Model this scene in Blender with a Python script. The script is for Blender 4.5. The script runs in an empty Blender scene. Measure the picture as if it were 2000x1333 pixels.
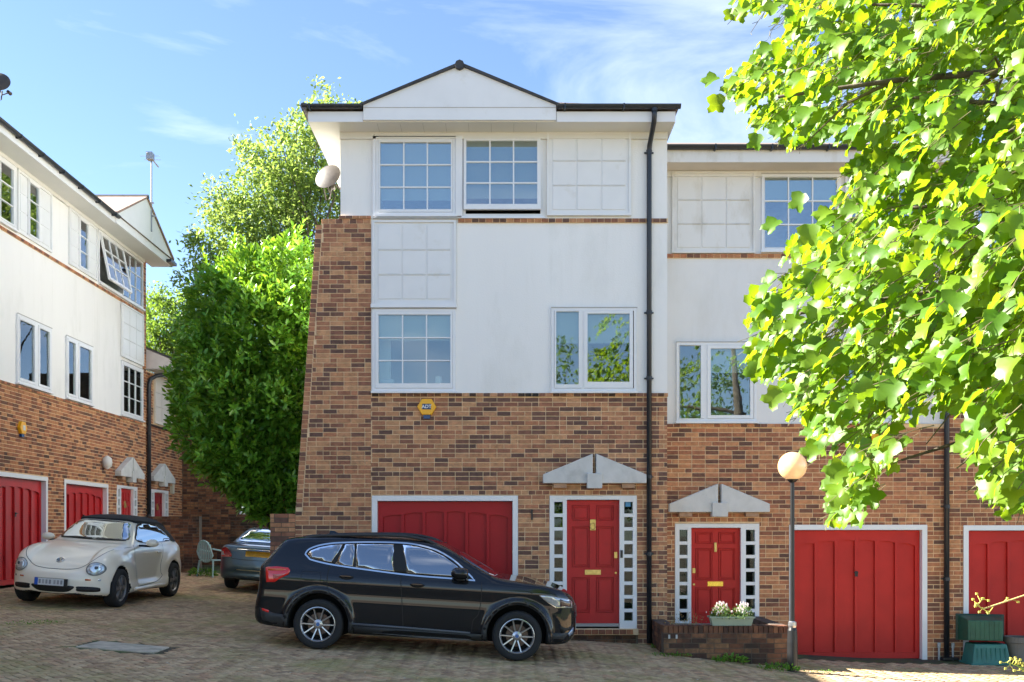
import bpy, math, random
import numpy as np
from mathutils import Vector, Matrix
from mathutils.bvhtree import BVHTree
from mathutils.geometry import delaunay_2d_cdt

random.seed(7); RNG = np.random.default_rng(7)
scene = bpy.context.scene
COL = scene.collection
R = math.radians

# ------------------------------------------------------------------ camera, sky, sun, exposure
FPX, CX, CY, CAMZ = 1980.0, 985.0, 1040.0, 1.75
cam = bpy.data.cameras.new('camera'); cam.sensor_width = 36.0; cam.lens = FPX / 2000 * 36
cam.shift_x = (1000 - CX) / 2000; cam.shift_y = (CY - 666.5) / 2000
cam.clip_start = 0.05; cam.clip_end = 3000
camo = bpy.data.objects.new('camera', cam); COL.objects.link(camo)
camo.location = (0, 0, CAMZ); camo.rotation_euler = (math.pi / 2, 0, 0)
scene.camera = camo

SUN_AZ, SUN_EL = -84.0, 35.0
world = bpy.data.worlds.new('World'); scene.world = world; world.use_nodes = True
wn, wl = world.node_tree.nodes, world.node_tree.links
sky = wn.new('ShaderNodeTexSky'); sky.sky_type = 'NISHITA'; sky.sun_disc = False
sky.sun_elevation = R(SUN_EL); sky.sun_rotation = R(SUN_AZ)
sky.air_density = 1.0; sky.dust_density = 0.4; sky.ozone_density = 2.0; sky.altitude = 2000
# thin wisps of high cloud, laid out by direction
tc = wn.new('ShaderNodeTexCoord')
mp = wn.new('ShaderNodeMapping'); mp.inputs['Scale'].default_value = (2.2, 2.2, 7.5)
mp.inputs['Rotation'].default_value = (0, R(14), 0); mp.inputs['Location'].default_value = (0.35, 0, 0.2)
nz = wn.new('ShaderNodeTexNoise'); nz.inputs['Scale'].default_value = 1.25; nz.inputs['Detail'].default_value = 9
nz.inputs['Roughness'].default_value = 0.58; nz.inputs['Distortion'].default_value = 0.6
cr = wn.new('ShaderNodeValToRGB'); cr.color_ramp.elements[0].position = 0.52; cr.color_ramp.elements[1].position = 0.86
cr.color_ramp.elements[0].color = (0, 0, 0, 1); cr.color_ramp.elements[1].color = (0.62, 0.62, 0.62, 1)
mx = wn.new('ShaderNodeMixRGB'); mx.inputs[2].default_value = (6.0, 6.3, 6.8, 1)
wl.new(tc.outputs['Generated'], mp.inputs[0]); wl.new(mp.outputs[0], nz.inputs['Vector'])
wl.new(nz.outputs['Fac'], cr.inputs[0]); wl.new(cr.outputs[0], mx.inputs[0])
wl.new(sky.outputs[0], mx.inputs[1]); wl.new(mx.outputs[0], wn['Background'].inputs[0])
wn['Background'].inputs[1].default_value = 0.056

sun = bpy.data.lights.new('sun', 'SUN'); sun.energy = 5.0; sun.angle = R(0.6); sun.color = (1.0, 0.94, 0.84)
suno = bpy.data.objects.new('sun', sun); COL.objects.link(suno)
SUND = Vector((math.sin(R(SUN_AZ)) * math.cos(R(SUN_EL)), math.cos(R(SUN_AZ)) * math.cos(R(SUN_EL)), math.sin(R(SUN_EL))))
suno.rotation_euler = SUND.to_track_quat('Z', 'Y').to_euler(); suno.location = (0, 0, 30)
vs = scene.view_settings; vs.view_transform = 'Standard'; vs.look = 'None'; vs.gamma = 1; vs.use_curve_mapping = False
vs.exposure = 2.58

# ------------------------------------------------------------------ materials
MATS = {}
def mat(name, col, rough=0.7, metal=0.0, var=0.0, vscale=3.0, bump=0.0, bscale=60.0, coat=0.0, spec=0.5, ior=1.5,
        dirt=None, dscale=1.2, dlo=0.55, dhi=0.75, stretch=(1, 1, 1), emit=None, streak=None):
    if name in MATS: return MATS[name]
    m = bpy.data.materials.new(name); m.use_nodes = True; MATS[name] = m
    n, l = m.node_tree.nodes, m.node_tree.links; b = n['Principled BSDF']
    b.inputs['Base Color'].default_value = (*col, 1); b.inputs['Roughness'].default_value = rough
    b.inputs['Metallic'].default_value = metal; b.inputs['IOR'].default_value = ior
    b.inputs['Specular IOR Level'].default_value = spec
    b.inputs['Coat Weight'].default_value = coat; b.inputs['Coat Roughness'].default_value = 0.03
    g = n.new('ShaderNodeNewGeometry'); mpn = n.new('ShaderNodeMapping'); mpn.inputs['Scale'].default_value = stretch
    l.new(g.outputs['Position'], mpn.inputs[0])
    out = None
    if var > 0:
        t = n.new('ShaderNodeTexNoise'); t.inputs['Scale'].default_value = vscale; t.inputs['Detail'].default_value = 6
        l.new(mpn.outputs[0], t.inputs['Vector'])
        mr = n.new('ShaderNodeMapRange'); mr.inputs[1].default_value = 0.3; mr.inputs[2].default_value = 0.7
        mr.inputs[3].default_value = 1 - var; mr.inputs[4].default_value = 1 + var
        l.new(t.outputs['Fac'], mr.inputs[0])
        mm = n.new('ShaderNodeMixRGB'); mm.blend_type = 'MULTIPLY'; mm.inputs[0].default_value = 1
        mm.inputs[1].default_value = (*col, 1); l.new(mr.outputs[0], mm.inputs[2]); out = mm.outputs[0]
        l.new(out, b.inputs['Base Color'])
    if dirt:
        t = n.new('ShaderNodeTexNoise'); t.inputs['Scale'].default_value = dscale; t.inputs['Detail'].default_value = 8
        t.inputs['Roughness'].default_value = 0.65
        l.new(mpn.outputs[0], t.inputs['Vector'])
        mr = n.new('ShaderNodeMapRange'); mr.inputs[1].default_value = dlo; mr.inputs[2].default_value = dhi
        l.new(t.outputs['Fac'], mr.inputs[0])
        mm = n.new('ShaderNodeMixRGB'); mm.inputs[2].default_value = (*dirt, 1)
        if out: l.new(out, mm.inputs[1])
        else: mm.inputs[1].default_value = (*col, 1)
        l.new(mr.outputs[0], mm.inputs[0]); l.new(mm.outputs[0], b.inputs['Base Color'])
    if streak:
        m3 = n.new('ShaderNodeMapping'); m3.inputs['Scale'].default_value = (11, 11, .45); l.new(g.outputs['Position'], m3.inputs[0])
        t = n.new('ShaderNodeTexNoise'); t.inputs['Scale'].default_value = 1.0; t.inputs['Detail'].default_value = 5; l.new(m3.outputs[0], t.inputs['Vector'])
        r1 = n.new('ShaderNodeMapRange'); r1.inputs[1].default_value = .5; r1.inputs[2].default_value = .78; r1.inputs[4].default_value = streak[1]; l.new(t.outputs['Fac'], r1.inputs[0])
        t4 = n.new('ShaderNodeTexNoise'); t4.inputs['Scale'].default_value = .7; l.new(g.outputs['Position'], t4.inputs['Vector'])
        r2 = n.new('ShaderNodeMapRange'); r2.inputs[1].default_value = .45; r2.inputs[2].default_value = .65; l.new(t4.outputs['Fac'], r2.inputs[0])
        mu = n.new('ShaderNodeMath'); mu.operation = 'MULTIPLY'; l.new(r1.outputs[0], mu.inputs[0]); l.new(r2.outputs[0], mu.inputs[1])
        mm = n.new('ShaderNodeMixRGB'); mm.inputs[2].default_value = (*streak[0], 1); l.new(mu.outputs[0], mm.inputs[0])
        src = b.inputs['Base Color'].links[0].from_socket; l.new(src, mm.inputs[1]); l.new(mm.outputs[0], b.inputs['Base Color'])
    if bump > 0:
        t = n.new('ShaderNodeTexNoise'); t.inputs['Scale'].default_value = bscale; t.inputs['Detail'].default_value = 4
        l.new(g.outputs['Position'], t.inputs['Vector'])
        bp = n.new('ShaderNodeBump'); bp.inputs['Strength'].default_value = bump; bp.inputs['Distance'].default_value = 0.01
        l.new(t.outputs['Fac'], bp.inputs['Height']); l.new(bp.outputs[0], b.inputs['Normal'])
    if emit:
        b.inputs['Emission Color'].default_value = (*emit[0], 1); b.inputs['Emission Strength'].default_value = emit[1]
    return m

def ramp_mat(name, stops, rough=0.85, bump=0.4, bscale=90, dirt=None, dscale=0.8, dlo=0.5, dhi=0.7, var=0.22):
    """colour picked per piece by the 'tint' attribute, broken up by fine noise"""
    m = bpy.data.materials.new(name); m.use_nodes = True; MATS[name] = m
    n, l = m.node_tree.nodes, m.node_tree.links; b = n['Principled BSDF']
    b.inputs['Roughness'].default_value = rough; b.inputs['Specular IOR Level'].default_value = 0.25
    a = n.new('ShaderNodeAttribute'); a.attribute_name = 'tint'
    c = n.new('ShaderNodeValToRGB'); e = c.color_ramp.elements
    while len(e) < len(stops): e.new(0.5)
    for i, (p, col) in enumerate(stops): e[i].position = p; e[i].color = (*col, 1)
    l.new(a.outputs['Fac'], c.inputs[0])
    g = n.new('ShaderNodeNewGeometry')
    t = n.new('ShaderNodeTexNoise'); t.inputs['Scale'].default_value = 14; t.inputs['Detail'].default_value = 7
    l.new(g.outputs['Position'], t.inputs['Vector'])
    mr = n.new('ShaderNodeMapRange'); mr.inputs[1].default_value = 0.3; mr.inputs[2].default_value = 0.7
    mr.inputs[3].default_value = 1 - var; mr.inputs[4].default_value = 1 + var; l.new(t.outputs['Fac'], mr.inputs[0])
    mm = n.new('ShaderNodeMixRGB'); mm.blend_type = 'MULTIPLY'; mm.inputs[0].default_value = 1
    l.new(c.outputs[0], mm.inputs[1]); l.new(mr.outputs[0], mm.inputs[2]); out = mm.outputs[0]
    if dirt:
        t2 = n.new('ShaderNodeTexNoise'); t2.inputs['Scale'].default_value = dscale; t2.inputs['Detail'].default_value = 8
        t2.inputs['Roughness'].default_value = 0.7; l.new(g.outputs['Position'], t2.inputs['Vector'])
        m2 = n.new('ShaderNodeMapRange'); m2.inputs[1].default_value = dlo; m2.inputs[2].default_value = dhi
        l.new(t2.outputs['Fac'], m2.inputs[0])
        mx2 = n.new('ShaderNodeMixRGB'); mx2.inputs[2].default_value = (*dirt, 1)
        l.new(m2.outputs[0], mx2.inputs[0]); l.new(out, mx2.inputs[1]); out = mx2.outputs[0]
    l.new(out, b.inputs['Base Color'])
    t3 = n.new('ShaderNodeTexNoise'); t3.inputs['Scale'].default_value = bscale; l.new(g.outputs['Position'], t3.inputs['Vector'])
    bp = n.new('ShaderNodeBump'); bp.inputs['Strength'].default_value = bump; bp.inputs['Distance'].default_value = 0.008
    l.new(t3.outputs['Fac'], bp.inputs['Height']); l.new(bp.outputs[0], b.inputs['Normal'])
    return m

def glass_mat(name, refl=0.22, tint=(0.9, 0.95, 0.95), dark=None, wav=0.0, gc=(0.95, 0.97, 1.0)):
    m = bpy.data.materials.new(name); m.use_nodes = True; MATS[name] = m
    n, l = m.node_tree.nodes, m.node_tree.links; n.clear()
    o = n.new('ShaderNodeOutputMaterial'); mixn = n.new('ShaderNodeMixShader')
    gl = n.new('ShaderNodeBsdfGlossy'); gl.inputs['Roughness'].default_value = 0.01; gl.inputs['Color'].default_value = (*gc, 1)
    if dark is None:
        tr = n.new('ShaderNodeBsdfTransparent'); tr.inputs['Color'].default_value = (*tint, 1)
    else:
        tr = n.new('ShaderNodeBsdfDiffuse'); tr.inputs['Color'].default_value = (*dark, 1)
    fr = n.new('ShaderNodeFresnel'); fr.inputs['IOR'].default_value = 1.5
    ma = n.new('ShaderNodeMath'); ma.operation = 'ADD'; ma.use_clamp = True; ma.inputs[1].default_value = refl
    l.new(fr.outputs[0], ma.inputs[0]); l.new(ma.outputs[0], mixn.inputs[0]); l.new(tr.outputs[0], mixn.inputs[1]); l.new(gl.outputs[0], mixn.inputs[2])
    if wav > 0:
        g = n.new('ShaderNodeNewGeometry'); t = n.new('ShaderNodeTexNoise'); t.inputs['Scale'].default_value = 2.5
        l.new(g.outputs['Position'], t.inputs['Vector']); bp = n.new('ShaderNodeBump'); bp.inputs['Strength'].default_value = wav
        bp.inputs['Distance'].default_value = 0.01; l.new(t.outputs['Fac'], bp.inputs['Height']); l.new(bp.outputs[0], gl.inputs['Normal'])
    l.new(mixn.outputs[0], o.inputs[0]); return m

def leaf_mat(name, ca, cb, tra, trb, trans=0.5, rough=0.4, spec=0.4):
    m = bpy.data.materials.new(name); m.use_nodes = True; MATS[name] = m
    n, l = m.node_tree.nodes, m.node_tree.links; b = n['Principled BSDF']; o = n['Material Output']
    b.inputs['Roughness'].default_value = rough; b.inputs['Specular IOR Level'].default_value = spec
    a = n.new('ShaderNodeAttribute'); a.attribute_name = 'tint'
    m1 = n.new('ShaderNodeMixRGB'); m1.inputs[1].default_value = (*ca, 1); m1.inputs[2].default_value = (*cb, 1)
    m2 = n.new('ShaderNodeMixRGB'); m2.inputs[1].default_value = (*tra, 1); m2.inputs[2].default_value = (*trb, 1)
    l.new(a.outputs['Fac'], m1.inputs[0]); l.new(a.outputs['Fac'], m2.inputs[0]); l.new(m1.outputs[0], b.inputs['Base Color'])
    t = n.new('ShaderNodeBsdfTranslucent'); l.new(m2.outputs[0], t.inputs['Color'])
    mi = n.new('ShaderNodeMixShader'); mi.inputs[0].default_value = trans
    l.new(b.outputs[0], mi.inputs[1]); l.new(t.outputs[0], mi.inputs[2]); l.new(mi.outputs[0], o.inputs[0]); return m

BR0 = [(0.0, (0.13, 0.080, 0.070)), (0.16, (0.19, 0.105, 0.082)), (0.30, (0.28, 0.13, 0.088)), (0.45, (0.38, 0.185, 0.115)),
      (0.62, (0.46, 0.245, 0.14)), (0.80, (0.52, 0.30, 0.175)), (1.0, (0.43, 0.20, 0.12))]
BR = [(p, (c[0] * 1.05, c[1] * .99, c[2] * .89)) for p, c in BR0]
M_brick = ramp_mat('brick', BR, dirt=(0.16, 0.10, 0.07), dscale=0.9, dlo=0.6, dhi=0.85)
M_brickr = ramp_mat('brick_warm', [(p, (c[0] * 1.0, c[1] * 0.90, c[2] * 0.82)) for p, c in BR])
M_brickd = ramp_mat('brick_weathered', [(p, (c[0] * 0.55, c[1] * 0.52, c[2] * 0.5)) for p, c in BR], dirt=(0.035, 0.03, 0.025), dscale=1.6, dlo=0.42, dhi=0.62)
M_bricks = ramp_mat('brick_shadowed_yard', [(p, (c[0] * 0.66, c[1] * 0.6, c[2] * 0.55)) for p, c in BR], dirt=(0.06, 0.045, 0.035), dscale=0.7, dlo=0.5, dhi=0.8)  # brick ramp darkened, putting the shade of the yard into the colour
M_mortar = mat('mortar', (0.80, 0.58, 0.35), 0.95, var=0.15, vscale=8, bump=0.4)
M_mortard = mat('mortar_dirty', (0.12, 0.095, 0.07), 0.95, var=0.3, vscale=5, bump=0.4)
M_render = mat('white_render', (0.86, 0.845, 0.81), 0.9, var=0.015, vscale=1.5, bump=0.25, bscale=40, dirt=(0.71, 0.70, 0.65), dscale=1.3, dlo=0.52, dhi=0.85, stretch=(1, 1, 0.35), streak=((.62, .60, .54), .22))
M_pvc = mat('white_upvc', (0.80, 0.80, 0.80), 0.35, var=0.02, vscale=4)
M_panel = mat('white_panel', (0.78, 0.78, 0.77), 0.55, var=0.025, vscale=3, dirt=(0.66, 0.64, 0.58), dscale=2.5, dlo=0.58, dhi=0.8)
M_paneld = mat('weathered_white_panel', (0.76, 0.745, 0.72), 0.6, var=0.03, vscale=3, dirt=(0.60, 0.565, 0.50), dscale=3.0, dlo=0.5, dhi=0.72, stretch=(1, 1, 0.4))
M_soffit = mat('soffit_white', (0.74, 0.73, 0.69), 0.6, var=0.03, vscale=2)
M_gutter = mat('black_plastic', (0.022, 0.026, 0.033), 0.38, var=0.1, vscale=6)
M_roof = mat('roof_tile', (0.16, 0.12, 0.105), 0.9, var=0.3, vscale=7, bump=0.6, bscale=25, dirt=(0.20, 0.19, 0.08), dscale=5, dlo=0.6, dhi=0.7)
M_slate = mat('roof_edge', (0.05, 0.05, 0.053), 0.8, var=0.3, vscale=9)
M_red = mat('red_paint', (0.50, 0.016, 0.018), 0.42, var=0.09, vscale=2, spec=0.35, dirt=(0.36, 0.014, 0.014), dscale=2.2, dlo=.5, dhi=.8)
M_redd = mat('red_paint_faded', (0.52, 0.024, 0.018), 0.5, var=0.10, vscale=2.5, spec=0.3)
M_conc = mat('concrete', (0.62, 0.61, 0.58), 0.9, var=0.08, vscale=6, bump=0.3, dirt=(0.44, 0.43, 0.40), dscale=2.5, dlo=0.52, dhi=0.75)
M_brass = mat('brass', (0.55, 0.42, 0.16), 0.32, metal=1.0, var=0.2, vscale=20)
M_black = mat('black_metal', (0.015, 0.015, 0.017), 0.4)
M_dark = mat('dark_interior', (0.03, 0.03, 0.03), 0.9)
M_blind = mat('roller_blind', (0.50, 0.53, 0.50), 0.8)
M_glass = glass_mat('window_glass', 0.09, tint=(0.85, 0.92, 0.9), wav=0.06)
M_glassdoor = glass_mat('door_light_glass', 0.02, tint=(0.8, 0.88, 0.85), gc=(.35, .38, .4))
M_glassup = glass_mat('window_glass_upper', 0.2, tint=(0.85, 0.92, 0.9), wav=0.03)
M_paver = ramp_mat('block_paver', [(0, (0.34, 0.22, 0.135)), (0.3, (0.44, 0.30, 0.175)), (0.6, (0.50, 0.355, 0.215)), (0.85, (0.55, 0.395, 0.24)), (1, (0.50, 0.30, 0.18))],
                   dirt=(0.27, 0.27, 0.085), dscale=0.8, dlo=0.48, dhi=0.75, var=0.25, bscale=60)
M_joint = mat('joint_soil', (0.065, 0.055, 0.035), 1.0, var=0.3, vscale=5, bump=0.5, dirt=(0.075, 0.125, 0.025), dscale=1.1, dlo=0.45, dhi=0.6)
M_ground = mat('ground_soil', (0.26, 0.20, 0.14), 1.0, var=0.2, vscale=1, dirt=(0.16, 0.16, 0.09), dscale=0.4)
M_bark = mat('bark', (0.085, 0.068, 0.050), 0.95, var=0.4, vscale=12, bump=0.8, bscale=30)
M_twig = mat('twig', (0.10, 0.085, 0.035), 0.8, var=0.2, vscale=12)

# ------------------------------------------------------------------ mesh helpers
class MB:
    def __init__(s): s.v = []; s.f = []; s.t = []
    def add(s, vs_, fs_, t=None):
        o = len(s.v); s.v.extend([tuple(p) for p in vs_]); s.f.extend([tuple(i + o for i in f) for f in fs_])
        if t is not None: s.t.extend([t] * len(fs_))
        return s
    def box(s, x0, x1, y0, y1, z0, z1, t=None):
        return s.add([(x0, y0, z0), (x1, y0, z0), (x1, y1, z0), (x0, y1, z0), (x0, y0, z1), (x1, y0, z1), (x1, y1, z1), (x0, y1, z1)],
                     [(0, 1, 5, 4), (1, 2, 6, 5), (2, 3, 7, 6), (3, 0, 4, 7), (4, 5, 6, 7), (3, 2, 1, 0)], t)
    def prism(s, poly, y0, y1):
        """polygon in x,z extruded from y0 to y1"""
        n = len(poly); vv = [(x, y0, z) for x, z in poly] + [(x, y1, z) for x, z in poly]
        ff = [tuple(range(n)), tuple(reversed(range(n, 2 * n)))] + [(i, i + n, (i + 1) % n + n, (i + 1) % n) for i in range(n)]
        return s.add(vv, ff)
    def lathe(s, prof, axis='z', c=(0, 0, 0), n=24, caps=True):
        vv = []; ff = []
        for r_, h_ in prof:
            for k in range(n):
                a = 2 * math.pi * k / n; p, q = r_ * math.cos(a), r_ * math.sin(a)
                vv.append({'z': (p, q, h_), 'y': (p, h_, q), 'x': (h_, p, q)}[axis])
        vv = [(a + c[0], b + c[1], d + c[2]) for a, b, d in vv]
        for i in range(len(prof) - 1):
            for k in range(n): k2 = (k + 1) % n; ff.append((i * n + k, i * n + k2, (i + 1) * n + k2, (i + 1) * n + k))
        if caps:
            ff.append(tuple(range(n))); ff.append(tuple((len(prof) - 1) * n + k for k in range(n)))
        return s.add(vv, ff)
    def tube(s, pts, rad, n=8, caps=True):
        pts = [Vector(p) for p in pts]
        if not hasattr(rad, '__len__'): rad = [rad] * len(pts)
        vv = []; ff = []; up = Vector((0, 0, 1)); prev = None
        for i, p in enumerate(pts):
            d = (pts[min(i + 1, len(pts) - 1)] - pts[max(i - 1, 0)]).normalized()
            if prev is None: u = d.cross(up) if abs(d.z) < 0.95 else d.cross(Vector((1, 0, 0)))
            else: u = prev - d * prev.dot(d)
            u.normalize(); prev = u; w = d.cross(u)
            for k in range(n):
                a = 2 * math.pi * k / n; vv.append(p + (u * math.cos(a) + w * math.sin(a)) * rad[i])
        for i in range(len(pts) - 1):
            for k in range(n): k2 = (k + 1) % n; ff.append((i * n + k, i * n + k2, (i + 1) * n + k2, (i + 1) * n + k))
        if caps: ff.append(tuple(reversed(range(n)))); ff.append(tuple((len(pts) - 1) * n + k for k in range(n)))
        return s.add(vv, ff)
    def mesh(s, name, m, smooth=False):
        me = bpy.data.meshes.new(name); me.from_pydata(s.v, [], s.f)
        for mm in (m if isinstance(m, (list, tuple)) else [m]): me.materials.append(mm)
        if s.t:
            at = me.attributes.new('tint', 'FLOAT', 'FACE'); at.data.foreach_set('value', s.t)
        if smooth:
            me.polygons.foreach_set('use_smooth', [True] * len(me.polygons))
        me.update(); return me
    def build(s, name, m, parent=None, smooth=False, bevel=0, loc=None, rot=None, stuff=False):
        o = link(name, s.mesh(name, m, smooth), parent, loc, rot)
        if bevel:
            b = o.modifiers.new('bevel', 'BEVEL'); b.width = bevel; b.segments = 2; b.limit_method = 'ANGLE'; b.angle_limit = R(40)
        if smooth == 'auto': pass
        if stuff: o['kind'] = 'stuff'
        return o

def link(name, me, parent=None, loc=None, rot=None, scale=None):
    o = bpy.data.objects.new(name, me); COL.objects.link(o)
    if parent is not None: o.parent = parent
    if loc is not None: o.location = loc
    if rot is not None: o.rotation_euler = rot
    if scale is not None: o.scale = scale
    return o
def tag(o, label, cat, group=None):
    o['label'] = label; o['category'] = cat
    if group: o['group'] = group
    return o
def thing(name, label, cat, loc=(0, 0, 0), rotz=0, group=None):
    o = link(name, None, None, loc, (0, 0, rotz)); o.empty_display_size = 0.3
    return tag(o, label, cat, group)
def fast_mesh(name, V, F, m, tint=None, smooth=False):
    """V (n,3), F (m,k) numpy"""
    me = bpy.data.meshes.new(name); k = F.shape[1]
    me.vertices.add(len(V)); me.vertices.foreach_set('co', V.astype(np.float32).ravel())
    me.loops.add(F.size); me.loops.foreach_set('vertex_index', F.astype(np.int32).ravel())
    me.polygons.add(len(F)); me.polygons.foreach_set('loop_start', np.arange(0, F.size, k, dtype=np.int32))
    try: me.polygons.foreach_set('loop_total', np.full(len(F), k, dtype=np.int32))
    except Exception: pass
    me.materials.append(m)
    if tint is not None:
        at = me.attributes.new('tint', 'FLOAT', 'FACE'); at.data.foreach_set('value', np.asarray(tint, dtype=np.float32))
    if smooth: me.polygons.foreach_set('use_smooth', np.ones(len(F), dtype=bool))
    me.update(calc_edges=True); me.validate(); return me
def smooth_curve(pts, n=6, closed=False):
    P = [np.array(p, float) for p in pts]; N = len(P); out = []
    rng = range(N) if closed else range(N - 1)
    for i in rng:
        if closed: p0, p1, p2, p3 = P[(i - 1) % N], P[i], P[(i + 1) % N], P[(i + 2) % N]
        else: p0, p1, p2, p3 = P[max(i - 1, 0)], P[i], P[i + 1], P[min(i + 2, N - 1)]
        for k in range(n):
            t = k / n
            out.append(0.5 * ((2 * p1) + (-p0 + p2) * t + (2 * p0 - 5 * p1 + 4 * p2 - p3) * t * t + (-p0 + 3 * p1 - 3 * p2 + p3) * t ** 3))
    if not closed: out.append(P[-1])
    return [tuple(p) for p in out]

# ------------------------------------------------------------------ lie of the land
GX = [-14, -10, -8, -6.4, -2.5, 0.15, 1.6, 2.4, 4.3, 6, 9, 14]
GZ = [0.80, 0.62, 0.58, 0.47, 0.195, 0.037, -0.035, -0.085, -0.29, -0.385, -0.43, -0.5]
def G(x, y):
    return np.interp(x, GX, GZ) + 0.012 * (np.clip(y, 0, 32) - 15)
def Gf(x, y): return float(G(x, y))

def terrain():
    xs = np.concatenate([[-900, -300, -80, -30], np.arange(-16, 16.1, 1.0), [30, 80, 300, 900]])
    ys = np.concatenate([[-900, -300, -80, -30, -12], np.arange(-4, 36.1, 1.0), [50, 90, 300, 900]])
    X, Y = np.meshgrid(xs, ys); Z = G(X, Y) - 0.05
    V = np.stack([X, Y, Z], -1).reshape(-1, 3); nx = len(xs); F = []
    for j in range(len(ys) - 1):
        for i in range(nx - 1): F.append((j * nx + i, j * nx + i + 1, (j + 1) * nx + i + 1, (j + 1) * nx + i))
    o = link('ground', fast_mesh('ground', V, np.array(F), M_ground)); o['kind'] = 'structure'
terrain()

def ground_at(px, py):
    y = 14.0
    for _ in range(30): y = (CAMZ - Gf((px - CX) * y / FPX, y)) * FPX / (py - CY)
    return ((px - CX) * y / FPX, y)
SLAB = [ground_at(*p) for p in ((148, 1264), (300, 1276), (330, 1265), (196, 1253))]
def paving():
    xs = np.arange(-16, 16.1, 0.5); ys = np.arange(3, 34.1, 0.5)
    X, Y = np.meshgrid(xs, ys); Z = G(X, Y) - 0.008
    V = np.stack([X, Y, Z], -1).reshape(-1, 3); nx = len(xs)
    F = [(j * nx + i, j * nx + i + 1, (j + 1) * nx + i + 1, (j + 1) * nx + i) for j in range(len(ys) - 1) for i in range(nx - 1)]
    root = link('driveway', fast_mesh('driveway', V, np.array(F), M_joint)); root['kind'] = 'structure'
    def in_slab(x, y):
        q = SLAB; return all((q[(i + 1) % 4][0] - q[i][0]) * (y - q[i][1]) - (q[(i + 1) % 4][1] - q[i][1]) * (x - q[i][0]) > -.075 for i in range(4))
    # herringbone of 200 x 100 mm blocks laid at 45 degrees to the houses
    a = 0.1; s2 = math.sqrt(0.5); cells = []
    n = 230
    for i in range(-n, n):
        for j in range(-n, n):
            # herringbone: on a grid of 'a', cell (i,j) belongs by (i - j) mod 4
            k = (i - j) % 4
            if k == 0: u0, v0, w, h = i * a, j * a, 2 * a, a
            elif k == 3: u0, v0, w, h = i * a, j * a, a, 2 * a
            else: continue
            cu, cv = u0 + w / 2, v0 + h / 2
            x = (cu - cv) * s2; y = (cu + cv) * s2 + 17
            if y < 7.4 or y > 26.5 or abs(x) > 0.53 * y + 0.6 or x > 9.5: continue
            if y > 16.45 and x > -2.7: continue
            if y > 16.6 and x < -9.6: continue
            if in_slab(x, y): continue
            if 2.45 < x < 4.25 and y > 15.22: continue
            cells.append((x, y, w, h))
    cells.sort(key=lambda c: c[0] ** 2 * 0.15 + c[1] ** 2 + (0 if abs(c[0]) < c[1] * 0.5 else 999))
    g = 0.015
    me_cache = {}
    for c in cells[:300]:
        x, y, w, h = c; ti = random.choice(range(12)); horiz = w > h
        key = (ti, horiz)
        if key not in me_cache:
            hw, hh = (w - g) / 2, (h - g) / 2; b = MB(); e = 0.004
            def rp(px, py): return ((px - py) * s2, (px + py) * s2)
            lo = [rp(*q) for q in ((-hw, -hh), (hw, -hh), (hw, hh), (-hw, hh))]; hi = [rp(*q) for q in ((-hw + e, -hh + e), (hw - e, -hh + e), (hw - e, hh - e), (-hw + e, hh - e))]
            vv = [(p[0], p[1], -0.03) for p in lo] + [(p[0], p[1], -0.004) for p in lo] + [(p[0], p[1], 0) for p in hi]
            b.add(vv, [(0, 1, 5, 4), (1, 2, 6, 5), (2, 3, 7, 6), (3, 0, 4, 7), (4, 5, 9, 8), (5, 6, 10, 9), (6, 7, 11, 10), (7, 4, 8, 11), (8, 9, 10, 11)], ti / 11)
            me_cache[key] = b.mesh('paver', M_paver)
        sl = (Gf(x + .05, y) - Gf(x - .05, y)) / 0.1
        link('paver', me_cache[key], root, (x, y, Gf(x, y) + random.uniform(-.0015, .0025)), (0, -math.atan(sl), 0))
    C = np.array(cells[300:]); N = len(C)
    w = (C[:, 2] - g) / 2; h = (C[:, 3] - g) / 2
    sg = np.array([(-1, -1), (1, -1), (1, 1), (-1, 1)])
    off = np.stack([sg[None, :, 0] * w[:, None], sg[None, :, 1] * h[:, None]], -1)
    offi = np.stack([sg[None, :, 0] * (w[:, None] - .004), sg[None, :, 1] * (h[:, None] - .004)], -1)
    def rot(o_): return np.stack([(o_[..., 0] - o_[..., 1]) * s2, (o_[..., 0] + o_[..., 1]) * s2], -1)
    lo = rot(off) + C[:, None, :2]; hi = rot(offi) + C[:, None, :2]
    jz = RNG.uniform(-.002, .003, N)[:, None]; tilt = RNG.normal(0, .012, (N, 2))
    def z(P): return G(P[..., 0], P[..., 1]) + jz + (P[..., 0] - C[:, None, 0]) * tilt[:, None, 0] + (P[..., 1] - C[:, None, 1]) * tilt[:, None, 1]
    V = np.concatenate([np.concatenate([lo, (z(lo) - .02)[..., None]], -1), np.concatenate([lo, (z(lo) - .004)[..., None]], -1), np.concatenate([hi, z(hi)[..., None]], -1)], 1).reshape(-1, 3)
    f1 = np.array([(0, 1, 5, 4), (1, 2, 6, 5), (2, 3, 7, 6), (3, 0, 4, 7), (4, 5, 9, 8), (5, 6, 10, 9), (6, 7, 11, 10), (7, 4, 8, 11), (8, 9, 10, 11)])
    F = (f1[None] + (np.arange(N) * 12)[:, None, None]).reshape(-1, 4)
    t = np.repeat(RNG.random(N), 9)
    link('block_paving', fast_mesh('block_paving', V, F, M_paver, t), root)['kind'] = 'stuff'
    # a worn concrete slab let into the blocks
    b = MB(); q = SLAB
    b.add([(x, y, Gf(x, y) - 0.03) for x, y in q] + [(x, y, Gf(x, y) + 0.006) for x, y in q], [(0, 1, 5, 4), (1, 2, 6, 5), (2, 3, 7, 6), (3, 0, 4, 7), (4, 5, 6, 7)])
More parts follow.
